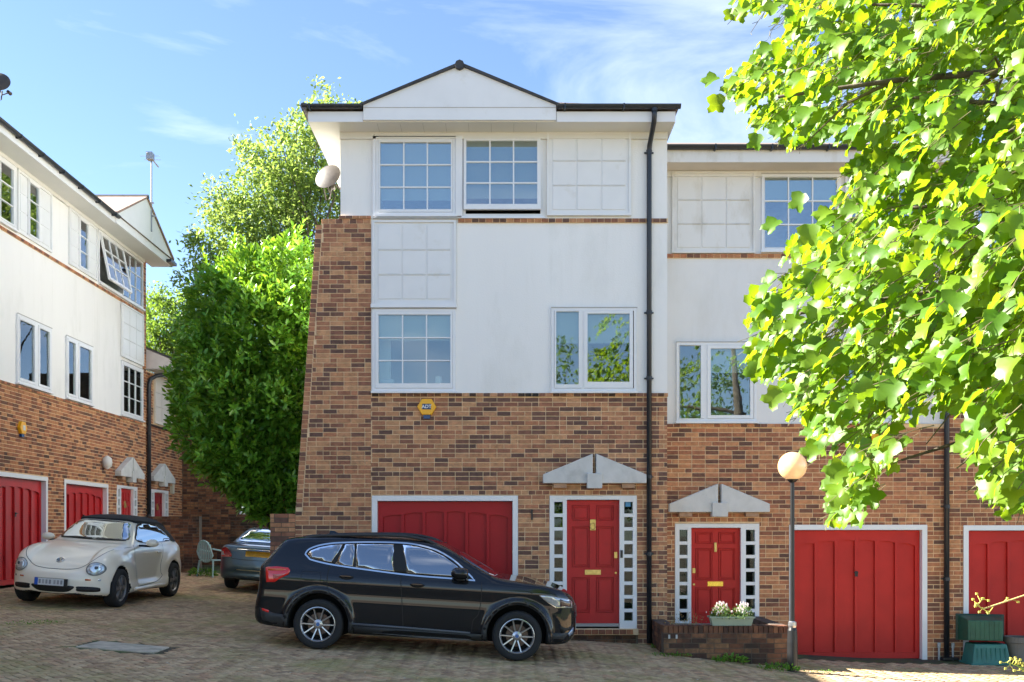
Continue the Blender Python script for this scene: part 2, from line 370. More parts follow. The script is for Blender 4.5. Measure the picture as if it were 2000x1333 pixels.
    b.build('concrete_slab', mat('worn_slab', (0.55, 0.48, 0.38), 0.95, var=0.2, vscale=5, bump=0.5, dirt=(0.26, 0.25, 0.20), dscale=3, dlo=0.45, dhi=0.7), root)
paving()
# ------------------------------------------------------------------ walls and bricks
def cells(x0, x1, z0, z1, openings):
    xs = sorted({x0, x1} | {min(max(v, x0), x1) for o in openings for v in (o[0], o[1])})
    zs = sorted({z0, z1} | {min(max(v, z0), z1) for o in openings for v in (o[2], o[3])})
    out = []
    for i in range(len(xs) - 1):
        run = None
        for j in range(len(zs) - 1):
            cx, cz = (xs[i] + xs[i + 1]) / 2, (zs[j] + zs[j + 1]) / 2
            solid = not any(o[0] < cx < o[1] and o[2] < cz < o[3] for o in openings)
            if solid: run = (run[0], zs[j + 1]) if run else (zs[j], zs[j + 1])
            if (not solid or j == len(zs) - 2) and run:
                out.append((xs[i], xs[i + 1], *run)); run = None
    return out
def wall(name, m, parent, rects, openings, th=0.28, y=0.0):
    b = MB()
    for r in rects:
        for x0, x1, z0, z1 in cells(*r, openings): b.box(x0, x1, y, y + th, z0, z1)
    return b.build(name, m, parent)

def lay(xl, xr, z0, z1, openings=(), course=0.075, heads=(), off=0):
    """brick faces: (x0,x1,z0,z1) in stretcher bond with the odd header; xl, xr may be functions of z"""
    fl = xl if callable(xl) else (lambda z: xl); fr = xr if callable(xr) else (lambda z: xr)
    out = []; k = 0; z = z1
    while z > z0 + 0.02:
        za, zb = z - 0.063, z; zc = (za + zb) / 2; a, b = fl(zc), fr(zc)
        if any(h0 < zc < h1 for h0, h1 in heads): seq, st = [0.1025], 0.0
        else: seq, st = None, (0.1125 if (k + off) % 2 else 0.0)
        x = math.floor(a / 0.225) * 0.225 - st
        while x < b:
            if seq: w = 0.1025
            else: w = 0.100 if random.random() < 0.13 else 0.2125
            segs = [(max(x, a), min(x + w, b))]
            for o in openings:
                if o[2] < zc < o[3]:
                    ns = []
                    for p, q in segs:
                        if q <= o[0] or p >= o[1]: ns.append((p, q)); continue
                        if p < o[0] - 0.01: ns.append((p, o[0] - 0.004))
                        if q > o[1] + 0.01: ns.append((o[1] + 0.004, q))
                    segs = ns
            for p, q in segs:
                if q - p > 0.025: out.append((p, q, za, zb))
            x += w + 0.0125
        z -= course; k += 1
    return out
_unit = {}
def brick_obj_mesh(ti, m):
    if (ti, m.name) not in _unit:
        _unit[(ti, m.name)] = MB().add([(-.5, -1, -.5), (.5, -1, -.5), (.5, -1, .5), (-.5, -1, .5), (-.5, 1, -.5), (.5, 1, -.5), (.5, 1, .5), (-.5, 1, .5)],
                                      [(0, 1, 2, 3), (1, 5, 6, 2), (5, 4, 7, 6), (4, 0, 3, 7), (3, 2, 6, 7), (4, 5, 1, 0)], ti).mesh('brick', m)
    return _unit[(ti, m.name)]
def rt():
    r = random.random()
    return random.uniform(0, .2) if r < .24 else (random.uniform(.22, .5) if r < .56 else random.uniform(.5, 1))
def bricks(parent, bl, m, nind=300, key=None, proud=0.006, y=0.0, name='brick_courses', single='brick'):
    random.shuffle(bl)
    if key: bl.sort(key=key)
    ind, rest = bl[:nind], bl[nind:]
    for x0, x1, z0, z1 in ind:
        p = proud + random.uniform(-.002, .003)
        link(single, brick_obj_mesh(round(rt() * 14) / 14, m), parent, ((x0 + x1) / 2, y, (z0 + z1) / 2), None, (x1 - x0, p, z1 - z0))
    if rest:
        b = MB()
        for x0, x1, z0, z1 in rest:
            p = y - proud - random.uniform(-.002, .003)
            b.add([(x0, p, z0), (x1, p, z0), (x1, p, z1), (x0, p, z1), (x0, y, z0), (x1, y, z0), (x1, y, z1), (x0, y, z1)],
                  [(0, 1, 2, 3), (1, 5, 6, 2), (4, 0, 3, 7), (3, 2, 6, 7), (4, 5, 1, 0)], rt())
        b.build(name, m, parent)['kind'] = 'stuff'

# ------------------------------------------------------------------ windows, doors
def ring(b, x0, x1, z0, z1, w, y0, y1):
    b.box(x0, x1, y0, y1, z1 - w, z1); b.box(x0, x1, y0, y1, z0, z0 + w)
    b.box(x0, x0 + w, y0 + .0015, y1, z0 + w, z1 - w); b.box(x1 - w, x1, y0 + .0015, y1, z0 + w, z1 - w)
_pane = {}
def pane(parent, x0, x1, z0, z1, y, m, tilt=0.0):
    k = m.name
    if k not in _pane: _pane[k] = MB().box(-.5, .5, 0, .006, -.5, .5).mesh('pane', m)
    link('pane', _pane[k], parent, ((x0 + x1) / 2, y, (z0 + z1) / 2), (random.gauss(0, .0025) + tilt, 0, random.gauss(0, .0035)), (x1 - x0, 1, z1 - z0))
def glazed(root, x0, x1, z0, z1, y, nx, nz, g, bar=0.02, tilt=0.0):
    for i in range(nx):
        for j in range(nz):
            pane(root, x0 + (x1 - x0) * i / nx, x0 + (x1 - x0) * (i + 1) / nx, z0 + (z1 - z0) * j / nz, z0 + (z1 - z0) * (j + 1) / nz, y, g, tilt)
    for i in range(1, nx):
        c = x0 + (x1 - x0) * i / nx; MB().box(c - bar / 2, c + bar / 2, y - .018, y + .012, z0, z1).build('glazing_bar', M_pvc, root)
    for j in range(1, nz):
        c = z0 + (z1 - z0) * j / nz; MB().box(x0, x1, y - .016, y + .010, c - bar / 2, c + bar / 2).build('glazing_bar', M_pvc, root)
def window(parent, x0, x1, z0, z1, sashes, g, y=0.0, sill=True, fw=0.045, head=True):
    """sashes: (x0,x1,z0,z1,nx,nz,blind_drop) glass rectangles"""
    b = MB(); ring(b, x0, x1, z0, z1, fw, y - .012, y + .10)
    root = b.build('window', M_pvc, parent)
    for k in range(len(sashes) - 1):
        c0, c1 = sashes[k][1] + .045, sashes[k + 1][0] - .045
        if c1 > c0 + .004: MB().box(c0, c1, y - .008, y + .09, z0 + fw, z1 - fw).build('mullion', M_pvc, root)
    for s in sashes:
        gx0, gx1, gz0, gz1, nx, nz, bl = s
        b = MB(); sx0, sx1 = max(gx0 - .055, x0 + fw + .003), min(gx1 + .055, x1 - fw - .003)
        sz0, sz1 = z0 + fw + .004, z1 - fw - .004
        b.box(sx0, gx0, y - .022, y + .06, sz0, sz1); b.box(gx1, sx1, y - .022, y + .06, sz0, sz1)
        b.box(gx0, gx1, y - .020, y + .058, sz0, gz0); b.box(gx0, gx1, y - .020, y + .058, gz1, sz1)
        b.build('sash', M_pvc, root)
        glazed(root, gx0, gx1, gz0, gz1, y + .01, nx, nz, g)
        if bl: MB().box(gx0 - .03, gx1 + .03, y + .09, y + .093, gz1 - bl * (gz1 - gz0), gz1 + .02).build('roller_blind', M_blind, root)
    if sill:
        MB().box(x0 - .02, x1 + .02, y - .055, y + .05, z0 - .035, z0 - .002).build('sill', M_pvc, root)
    if head:
        MB().box(x0 - .01, x1 + .01, y - .02, y - .003, z1 + .001, z1 + .014).build('head_trim', mat('window_drip', (.42, .40, .37), .6), root)
    return root
def grid_panel(parent, x0, x1, z0, z1, m=None, y=0.0, nx=3, nz=3):
    m = m or M_panel
    b = MB(); ring(b, x0, x1, z0, z1, .035, y - .035, y + .01); root = b.build('infill_panel', m, parent)
    a0, a1, c0, c1 = x0 + .035, x1 - .035, z0 + .035, z1 - .035
    MB().box(a0, a1, y - .008, y + .006, c0, c1).build('backing_board', m, root)
    mw = .045; W = (a1 - a0 - 2 * mw) / nx; H = (c1 - c0 - 2 * mw) / nz
    for i in range(nx):
        for j in range(nz):
            p0, p1 = a0 + mw + i * W + .014, a0 + mw + (i + 1) * W - .014; q0, q1 = c0 + mw + j * H + .018, c0 + mw + (j + 1) * H - .010
            MB().box(p0, p1, y - .019, y - .008, q0, q1).build('panel', m, root, bevel=.003)
    for j in range(1, nz):
        zc = c0 + mw + j * H
        for i in range(nx): MB().box(a0 + mw + i * W + .01, a0 + mw + (i + 1) * W - .01, y - .026, y - .008, zc + .003, zc + .012).build('ledge', m, root)
    return root
def garage_door(parent, x0, x1, z1, zb, m=None, npan=6, y=0.09, fw=0.085):
    """x0..x1 outside of the white frame, z1 its top, zb the ground"""
    m = m or M_red
    f = MB(); f.box(x0, x1, -.015, .16, z1 - fw, z1); f.box(x0, x0 + fw, -.012, .16, zb - .05, z1 - fw); f.box(x1 - fw, x1, -.012, .16, zb - .05, z1 - fw)
    a, b_ = x0 + fw + .004, x1 - fw - .004; top = z1 - fw - .008; bot = zb + .03
    root = MB().box(a, b_, y + .051, y + .065, bot, top).build('garage_door', m, parent)
    f.build('door_frame', M_pvc, root)
    w = b_ - a; xc = (a + b_) / 2; side = w * .035; st = w * .024
    pw = (w - 2 * side - (npan - 1) * st) / npan
    def arch(x): return top - .155 - .10 * ((x - xc) / (w / 2)) ** 2 - 0.0
    s = MB(); s.box(a, a + side, y, y + .0505, bot, top - .001); s.box(b_ - side, b_, y, y + .0505, bot, top - .001)
    s.build('stile', m, root)
    for i in range(1, npan):
        x = a + side + i * pw + (i - 1) * st
        MB().box(x, x + st, y + .001, y + .0505, bot + .10, arch(x) + .02).build('stile', m, root, bevel=.003)
    MB().box(a + side, b_ - side, y + .0015, y + .0505, bot, bot + .10).build('bottom_rail', m, root)
    r = MB(); n = 12
    for i in range(npan):
        p0 = a + side + i * (pw + st) - (st if i else 0); p1 = a + side + i * (pw + st) + pw
        q0 = a + side + i * (pw + st); poly = []
        for k in range(n + 1):
            t = k / n; x = q0 + pw * t; lo = arch(q0 + pw / 2) + (arch(q0 + pw * t) - arch(q0 + pw / 2)) * .8 - .022 * (2 * t - 1) ** 2
            poly.append((x, lo))
        if i: poly = [(p0, arch(p0) + .001)] + poly
        poly += [(p1, top - .002), (p0, top - .002)]
        r.prism(poly, y + .0022, y + .0505)
    r.build('arched_top_rail', m, root)
    for i in range(npan):
        q0 = a + side + i * (pw + st)
        MB().box(q0 + .004, q0 + pw - .004, y + .042, y + .052, bot + .102, arch(q0 + pw / 2) - .0).build('panel', m, root)
    h = MB(); hz = bot + (top - bot) * .66; h.box(xc - .025, xc + .025, y - .01, y, hz - .045, hz + .045); h.box(xc - .045, xc + .02, y - .045, y - .01, hz + .012, hz + .03)
    h.build('handle', M_black, root)
    return root
def front_door(parent, x0, x1, z0, z1, d0, d1, side_rows=9, m=None, lock=1, plate=True, yl=False, knock='round'):
    m = m or M_red
    root = MB().box(d0, d1, .088, .13, z0 + .03, z1 - .075).build('front_door', m, parent)
    f = MB(); f.box(x0, x1, -.012, .14, z1 - .065, z1)
    for s0, s1 in ((x0, d0), (d1, x1)):
        if s1 - s0 < .1: f.box(s0, s1, -.012, .14, z0 - .05, z1 - .065); continue
        w = s1 - s0; g0 = s0 + (.27 * w if s0 == x0 else .27 * w); g1 = g0 + .5 * w
        f.box(s0, g0, -.010, .14, z0 - .05, z1 - .065); f.box(g1, s1, -.010, .14, z0 - .05, z1 - .065)
        top = z1 - .10; H = (top - (z0 + .02)) / side_rows
        f.box(g0, g1, -.006, .13, z0 - .05, z0 + .02 + .055)
        f.box(g0, g1, -.006, .13, top, z1 - .065)
        for k in range(side_rows):
            zt = top - k * H
            if k: f.box(g0, g1, -.006, .13, zt - .025, zt + .03)
            pane(root, g0, g1, zt - H, zt, .04, M_glassdoor)
        MB().box(g0 - .02, g1 + .02, .20, .22, z0, z1).build('hall_dark_sheet', mat('hall_dark', (.010, .011, .010), .8), root)  # near-black sheet painted as the darkness of the hall behind the panes
    f.build('door_frame', M_pvc, root)
    w = d1 - d0; H = z1 - .075 - z0 - .03; zb = z0 + .03
    cols = ((d0 + .11 * w, d0 + .43 * w), (d0 + .57 * w, d0 + .89 * w)); rows = ((.09, .37), (.46, .785), (.84, .955))
    for c0, c1 in cols:
        for r0, r1 in rows:
            b = MB(); ring(b, c0, c1, zb + r0 * H, zb + r1 * H, .014, .060, .090); b.box(c0 + .04, c1 - .04, .070, .090, zb + r0 * H + .035, zb + r1 * H - .035)
            b.build('panel', m, root, bevel=.003)
    st = MB()
    for c0, c1 in ((d0, d0 + .10 * w), (d0 + .44 * w, d0 + .56 * w), (d0 + .90 * w, d1)): st.box(c0, c1, .064, .090, zb, zb + H)
    for r0, r1 in ((0, .085), (.375, .455), (.79, .835), (.96, 1)): st.box(d0, d1, .0635, .090, zb + r0 * H, zb + r1 * H)
    st.build('stile', m, root)
    xc = (d0 + d1) / 2; zl = zb + H * .415
    lb = MB(); lb.box(xc - .13, xc + .13, .054, .066, zl - .04, zl + .04); lb.box(xc - .105, xc + .105, .048, .055, zl - .022, zl + .022)
    lb.build('letterbox', mat('bright_brass', (.75, .55, .10), .25, metal=1) if yl else M_brass, root, bevel=.002)
    k = MB(); zk = zb + H * .80
    if knock == 'round':
        k.box(xc - .045, xc + .045, .048, .066, zk - .09, zk + .09)
        k.tube([(xc + .035 * math.cos(t), .036, zk - .02 + .055 * math.sin(t)) for t in np.linspace(0, 2 * math.pi, 15)], .009, 6)
    else: k.box(xc - .02, xc + .02, .04, .066, zk - .08, zk + .08)
    k.build('knocker', M_brass, root, bevel=.004)
    lx = d1 - .055 * 1 if lock > 0 else d0 + .055
    l_ = MB(); l_.box(lx - .024, lx + .024, .048, .066, zb + H * .53, zb + H * .58); l_.lathe([(.018, .045), (.018, .066)], 'y', (lx, 0, zb + H * .41), 12)
    l_.build('door_lock', M_brass, root)
    MB().box(d0 - .01, d1 + .01, .02, .14, z0 - .02, z0 + .028).build('threshold', mat('threshold', (.35, .34, .32), .6), root)
    return root
def pediment(parent, x0, x1, z0, zs, zp, xc, kx, kz0, kz1):
    """broken concrete pediment: two raking blocks and a square key block"""
    g = .028; b = MB()
    root = None
    for s in (-1, 1):
        xe = x0 if s < 0 else x1; m_ = MB()
        poly = [(xe, z0), (xe, zs), (xc + s * g, zp), (xc + s * g, z0)]
        if s > 0: poly = poly[::-1]
        m_.prism(poly[::-1] if False else poly, -.16, .0)
        if root is None: root = m_.build('pediment', M_conc, parent, bevel=.008)
        else: m_.build('raking_block', M_conc, root, bevel=.008)
    MB().box(xc - kx / 2, xc + kx / 2, -.20, -.02, kz0, kz1).build('key_block', M_conc, root, bevel=.006)
    for s in (x0 + .17, x1 - .39):
        MB().box(s, s + .21, -.13, -.001, z0 - .075, z0 - .004).build('corbel', mat('corbel_brick', (.42, .25, .15), .9, var=.2, vscale=10), root)
    return root
def gutter(parent, x0, x1, y, z, r=.06, brackets=True, name='gutter'):
    """half round gutter along local x"""
    b = MB(); n = 10; vv = []; ff = []
    prof = [(y - r * math.cos(t), z - r * math.sin(t)) for t in np.linspace(0, math.pi, n)] + [(y + (r - .008) * math.cos(t), z - (r - .008) * math.sin(t)) for t in np.linspace(0, math.pi, n)]
    for x in (x0, x1): vv += [(x, p, q) for p, q in prof]
    m_ = len(prof); ff = [(i, (i + 1) % m_, (i + 1) % m_ + m_, i + m_) for i in range(m_)] + [tuple(range(n)), tuple(reversed(range(m_, m_ + n)))]
    b.add(vv, ff)
    root = b.build(name, M_gutter, parent)
    if brackets:
        x = x0 + .12
        while x < x1:
            MB().box(x - .012, x + .012, y - r - .006, y + r + .01, z - r - .015, z + .006).build('gutter_bracket', M_gutter, root)
            x += .92
    return root
def downpipe(parent, pts, r=.036, clips=(), clipy=.0, m=None):
    root = MB().tube(pts, r, 12).build('downpipe', m or M_gutter, parent, smooth=True)
    x, y = pts[-1][0], pts[-1][1]
    for z in clips:
        b = MB(); b.lathe([(r + .008, z - .03), (r + .008, z + .03)], 'z', (x, y, 0), 14); b.box(x - .075, x + .075, y + r - .01, y + r + .03, z - .012, z + .012)
        b.build('pipe_clip', m or M_gutter, root)
    return root
def text_mesh(name, s, size, m, parent, loc, rot, ext=.002, sx=1.0, bold=True):
    c = bpy.data.curves.new('t', 'FONT'); c.body = s; c.size = size; c.extrude = ext; c.align_x = 'CENTER'; c.align_y = 'CENTER'
    if bold: c.offset = size * .02
    o = bpy.data.objects.new('t', c); COL.objects.link(o)
    me = bpy.data.meshes.new_from_object(o.evaluated_get(bpy.context.evaluated_depsgraph_get())); bpy.data.objects.remove(o); bpy.data.curves.remove(c)
    me.materials.clear(); me.materials.append(m); me.name = name
    return link(name, me, parent, loc, rot, (sx, 1, 1))

# ================================================================== the house in the middle
Y1 = 16.4; S1 = FPX / Y1
def a1(px, py=None):
    x = (px - CX) / S1
    return x if py is None else (x, CAMZ + (CY - py) / S1)
def zx(py, S=S1): return CAMZ + (CY - py) / S

def centre_house():
    H = thing('townhouse', 'white rendered and brick townhouse with front gable, behind the black car', 'house', (0, Y1, 0))
    xl, xr = a1(665), a1(1303); zband = zx(768); ztop = zx(262) + .06; zup = zx(428)
    gO = (a1(726), a1(1012), -1, zx(968)); dO = (a1(1073), a1(1244), -1, zx(968))
    W1 = (a1(735), a1(890), zx(422), zx(270)); W2 = (a1(904), a1(1061), zx(424), zx(268)); W4 = (a1(728), a1(890), zx(765), zx(605)); W5 = (a1(1077), a1(1243), zx(765), zx(603))
    xb = a1(725)
    # rendered upper walls
    wall('rendered_wall', M_render, H, [(xb, xr, zband, ztop), (xl, xb - .001, zup + .02, ztop)], [W1, W2, W4, W5], y=0.0)
    # brick lower wall, with the leaning side buttress on the left
    def xbl(z): return a1(577) + (z - zx(1003)) * ((a1(617) - a1(577)) / (zx(440) - zx(1003)))
    BW = wall('brick_wall', M_mortar, H, [(a1(577), xb, -.1, zx(1003)), (xb + .0, xr, -.15, zband - .002)], [gO, dO])
    bt = MB(); bt.prism([(xb - .001, zx(1003)), (xb - .001, zup - .0), (a1(628), zup), (a1(628), zx(440)), (a1(617), zx(440)), (a1(577), zx(1003))], 0.001, .28)
    bt.build('leaning_buttress', M_mortar, BW)
    bl = lay(lambda z: xbl(z) + .115 if z > zx(1003) else a1(577), xb - .004, -.1, zup - .085)
    strip = []
    z = zx(440)
    while z > zx(990):
        x = xbl(z - .03); strip.append((x + .003, x + .098, z - .065, z)); z -= .075
    bl += strip
    bl += lay(xb, a1(1287), -.15, zband - .08, [gO, dO], heads=((zx(968), zx(968) + .1),))
    bl += lay(a1(1287), xr, -.15, zband - .08, [], off=1)
    bl += [(x, x + .1025, zup - .075, zup - .003) for x in np.arange(a1(629), xb - .1, .1125)]
    bricks(BW, bl, M_brick, 300, key=lambda c: (0 if c[2] > zx(1040) else 50) + abs(c[0] - .2) + abs(c[2] - 2.2))
    # projecting string courses
    for nm, x0, x1, z0, z1, pr in (('string_course', a1(727), a1(1304), zband - .062, zband - .004, .03), ('string_course', a1(895), a1(1304), zx(436), zx(428), .035), ('string_course', xl - .02, xb - .004, zup - .002, zup + .045, .03)):
        sc = MB().box(x0, x1, -pr + .008, .02, z0, z1).build(nm, M_mortar, H)
        for x in np.arange(x0, x1 - .03, .1125):
            xe = min(x + .1025, x1)
            if xe - x > .03: link('brick', brick_obj_mesh(round(rt() * 14) / 14, M_brickd if z0 < 5 and random.random() < .3 else M_brick), sc, ((x + xe) / 2, -pr + .006, (z0 + z1) / 2), None, (xe - x, .006, z1 - z0 - .004))
    # windows
    S = lambda a, b, c, d, nx, nz, bl_: (a1(a), a1(b), zx(d), zx(c), nx, nz, bl_)
    w = window(H, *W1, [S(743, 881, 280, 411, 3, 3, .84)], M_glassup, y=-.03); 
    # top-hung sash standing slightly open
    b = MB(); ring(b, *W2, .045, -.012, .10); w2 = b.build('window', M_pvc, H); w2['label'] = 'window with its top hung sash ajar'
    MB().box(a1(904) - .02, a1(1061) + .02, -.055, .05, zx(424) - .035, zx(424) - .002).build('sill', M_pvc, w2)
    sx0, sx1, sz1 = a1(906), a1(1056), zx(271.5); L = sz1 - zx(413)
    sa = MB(); g0, g1 = a1(911) - sx0, a1(1049) - sx0; gz0, gz1 = zx(403) - sz1, zx(277) - sz1
    sa.box(0, g0, 0, .055, -L, 0); sa.box(g1, sx1 - sx0, 0, .055, -L, 0); sa.box(g0, g1, .001, .054, gz1, 0); sa.box(g0, g1, .001, .054, -L, gz0)
    so = sa.build('open_sash', M_pvc, w2, loc=(sx0, -.045, sz1), rot=(-.055, 0, 0))
    for i in range(3):
        for j in range(3):
            cx_, cz_ = sx0 + g0 + (g1 - g0) * (i + .5) / 3, (gz0 + (gz1 - gz0) * (j + .5) / 3)
            link('pane', MB().box(-.5, .5, 0, .005, -.5, .5).mesh('pane', M_glassup), w2, (cx_, -.045 + .02 + cz_ * .055, sz1 + cz_), (-.055, 0, 0), ((g1 - g0) / 3, 1, (gz1 - gz0) / 3))
    for i in (1, 2): MB().box(g0 + (g1 - g0) * i / 3 - .011, g0 + (g1 - g0) * i / 3 + .011, .004, .03, gz0, gz1).build('glazing_bar', M_pvc, w2, loc=(sx0, -.045, sz1), rot=(-.055, 0, 0))
    for j in (1, 2): MB().box(g0, g1, .006, .028, gz0 + (gz1 - gz0) * j / 3 - .011, gz0 + (gz1 - gz0) * j / 3 + .011).build('glazing_bar', M_pvc, w2, loc=(sx0, -.045, sz1), rot=(-.055, 0, 0))
    MB().box(a1(906), a1(1056), .06, .065, zx(386), zx(270)).build('roller_blind', M_blind, w2)
    window(H, *W4, [S(740, 880, 616, 750, 3, 3, .36)], M_glass, y=-.03)
    vase = MB().lathe([(.0, 0), (.055, .0), (.06, .05), (.06, .13), (.04, .15)], 'z', (a1(855), .18, zx(750)), 16).build('window_sill_vase', mat('vase_white', (.7, .7, .68), .4), H, smooth=True)
    MB().box(a1(741), a1(768), .15, .25, zx(750), zx(738)).build('folded_cloth', mat('cloth_pale', (.5, .52, .55), .9), H, bevel=.02)
    MB().box(a1(735), a1(760), .25, .28, zx(752), zx(610)).build('curtain', mat('curtain_cream', (.55, .55, .5), .9), H)
    window(H, *W5, [S(1086, 1130, 610, 752, 1, 1, .42), S(1147, 1229, 614, 747, 1, 1, .42)], M_glass, y=-.03)
    MB().box(a1(890) + .003, a1(904) - .003, -.06, .02, zx(424), zx(268)).build('mullion_post', M_pvc, H)
    MB().box(a1(729), a1(735) - .003, -.05, .02, zx(424), zx(268)).build('mullion_post', M_pvc, H)
    MB().box(a1(728), a1(1063), -.07, .0, zx(428), zx(424) - .04).build('sill_board', M_pvc, H)
    grid_panel(H, a1(1068), a1(1232), zx(423), zx(259), y=-.02)
    grid_panel(H, a1(728), a1(891), zx(597), zx(432), y=-.02)
    MB().box(a1(725), a1(892), -.075, .0, zx(603) + .002, zx(596)).build('sill_board', M_pvc, H)
    # garage, door, steps
    garage_door(H, a1(726) + .004, a1(1012) - .004, zx(968) - .004, Gf(-1.4, 16.4), m=mat('red_paint_deep', (.40, .010, .014), .45, var=.05, vscale=2, spec=.3))
    front_door(H, a1(1073) + .004, a1(1244) - .004, zx(1222), zx(968) - .004, a1(1107), a1(1210), 9)
    MB().box(a1(1222), a1(1232), .03, .038, zx(990), zx(977)).build('door_sticker', mat('sticker_blue', (.08, .28, .5), .5), H)
    b = MB(); b.box(a1(1211.5), a1(1216), -.025, -.012, zx(1090), zx(1075)); b.build('doorbell', M_black, H)
    st = MB().box(a1(1060), a1(1246), -.06, .05, zx(1240), zx(1228)).build('door_step', M_mortar, H)
    for x in np.arange(a1(1060), a1(1246) - .1, .1125): link('brick', brick_obj_mesh(round(random.uniform(.15, .5) * 14) / 14, M_brickr), st, (x + .051, -.035, zx(1234)), None, (.1025, .04, .075))
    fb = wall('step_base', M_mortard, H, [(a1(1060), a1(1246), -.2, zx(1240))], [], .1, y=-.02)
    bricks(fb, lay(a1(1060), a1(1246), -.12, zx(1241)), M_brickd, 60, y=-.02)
    pediment(H, a1(1060), a1(1260), zx(945), zx(928), zx(888), a1(1159.5), a1(1174) - a1(1145), zx(955), zx(926))
    # eaves: fascia, soffit, gable, gutter, roof
    ye = -.48; s2 = FPX / (Y1 + ye)
    def e(px): return (px - CX) / s2
    def ez(py): return CAMZ + (CY - py) / s2
    zs = ez(238); xl2, xr2 = e(604), e(1317)
    b = MB(); n = 14
    b.box(xl2, xr2, ye + .02, .0, zs + .003, zs + .02); b.box(xl2, xl + .0, .0, 8.2, zs + .003, zs + .02); b.box(xr, xr2, .0, 8.2, zs + .003, zs + .02)
    so_ = b.build('soffit', M_soffit, H)
    for x in np.arange(e(735), e(1080), .36): MB().box(x, x + .004, ye + .08, -.02, zs + .0005, zs + .003).build('soffit_joint', mat('soffit_joint', (.4, .4, .38), .8), so_)
    MB().box(xl, xr, -.05, .0, zs - .10, zs + .003).build('cornice_board', M_soffit, H)
    f = MB(); f.box(xl2, e(709), ye + .005, ye + .03, zs, ez(218)); f.box(e(1087), xr2, ye + .005, ye + .03, zs, ez(218))
    f.box(xl2 - .02, xl2, ye + .005, 8.2, zs, ez(218)); f.box(xr2, xr2 + .02, ye + .005, 8.2, zs, ez(218)); f.build('fascia', M_pvc, H)
    gx0, gx1, ax = e(710), e(1086), e(898)
    MB().prism([(gx0, ez(236)), (gx1, ez(236)), (gx1, ez(206)), (ax, ez(131)), (gx0, ez(206))], ye - .03, ye + .02).build('gable_board', M_panel, H)
    # gable roof planes with a thin dark verge
    b = MB(); vt = .035
    for s, gx in ((-1, gx0), (1, gx1)):
        p = [(gx + s * .06, ez(206) - .035), (ax, ez(131)), (ax, ez(131) + vt + .015), (gx + s * .06, ez(206) - .035 + vt)]
        if s > 0: p = p[::-1]
        b.prism(p, ye - .07, 4.5)
    b.build('gable_roof', M_slate, H)
    MB().tube([(ax, ye - .09, ez(131)), (ax, 4.5, ez(131))], [.075, .075], 8).build('ridge_tile', M_slate, H)
    ze = ez(212); pitch = math.tan(R(24.4)); yr = 4.0
    bb = MB(); zr = ze + pitch * (yr - ye); hp = .10
    A = [(xl2 - .07, ye - .04, ze), (xr2 + .07, ye - .04, ze), (xr2 - 3.2, yr, zr), (xl2 + 3.2, yr, zr), (xl2 - .07, 2 * yr - ye, ze), (xr2 + .07, 2 * yr - ye, ze)]
    bb.add(A, [(0, 1, 2, 3), (1, 5, 2), (4, 0, 3), (5, 4, 3, 2), (0, 4, 5, 1)])
    rf = bb.build('roof', M_roof, H)
    # eaves course of tiles, each with its own butt edge
    for x in np.arange(xl2 - .05, xr2 - .1, .3):
        if gx0 - .25 < x < gx1: continue
        link('roof_tile', MB().box(0, .285, 0, .42, 0, .02).mesh('roof_tile', M_roof), rf, (x, ye - .06, ze + .002 + random.uniform(0, .004)), (R(24.4), 0, random.uniform(-.01, .01)))
    gutter(H, e(592), e(708), ye - .065, ez(209)); gutter(H, e(1088), e(1328), ye - .065, ez(209))
    MB().tube([(xl2 - .07, ye - .1, ez(212)), (xl2 - .07, 8, ez(212))], .055, 8).build('side_gutter', mat('old_gutter', (.11, .10, .095), .7, var=.3, vscale=5), H)
    px, pz = e(1277), ez(215)
    downpipe(H, [(px, ye - .065, pz), (px, ye - .065, pz - .12), (px, ye - .02, ez(240)), (a1(1268), -.06, zx(285)), (a1(1267), -.055, zx(300)), (a1(1267), -.055, zx(1256))], .040, [zx(v) for v in (300, 612, 740, 932, 1082)])
    MB().lathe([(.05, 0), (.05, .05)], 'z', (px, ye - .065, pz - .05), 12).build('gutter_outlet', M_gutter, H)
    # closing walls at the sides and back
    c = MB(); c.box(xl, xl + .25, .281, 8, zup, ztop); c.box(xr - .25, xr - .001, .281, 8, -.4, ztop); c.box(a1(628), xr, 8, 8.2, -.4, ztop)
    c.box(a1(628), a1(628) + .25, .281, 8, -.1, zup - .005); c.box(a1(628) + .001, xl + .3, .285, 7.9, zup - .08, zup - .01); c.build('side_wall', M_render, H)
    MB().box(a1(1037.5), a1(1040.5), -.02, 0, zx(1016), zx(995)).build('cable_clip', M_black, H)
    return H
centre_house()

# burglar alarm box
def alarm(x, y, z, rotz, label, txt=True, s=1.0):
    A = thing('alarm_box', label, 'alarm box', (x, y, z), rotz)
    hexa = [(.155 * s * math.cos(R(60 * k)), .148 * s * math.sin(R(60 * k))) for k in range(6)]
    yel = mat('alarm_yellow', (.95, .46, .01), .4)
    MB().prism(hexa, -.075, .0).build('casing', yel, A, bevel=.012)
    MB().prism([(-.05 * s, -.19 * s), (.05 * s, -.19 * s), (.058 * s, -.13 * s), (-.058 * s, -.13 * s)], -.055, -.005).build('strobe', mat('strobe_blue', (.01, .05, .16), .25), A)
    if txt:
        MB().box(-.07, .07, -.079, -.0755, -.043, .048).build('badge', mat('badge_navy', (.012, .03, .10), .4), A, bevel=.003)
        text_mesh('lettering', 'ADT', .078, mat('badge_white', (.8, .8, .8), .5), A, (0, -.0805, 0), (math.pi / 2, 0, 0), .001)
    else:
        MB().box(-.05, .05, -.079, -.0755, -.05, .05).build('badge', mat('badge_pale', (.7, .68, .6), .5), A)
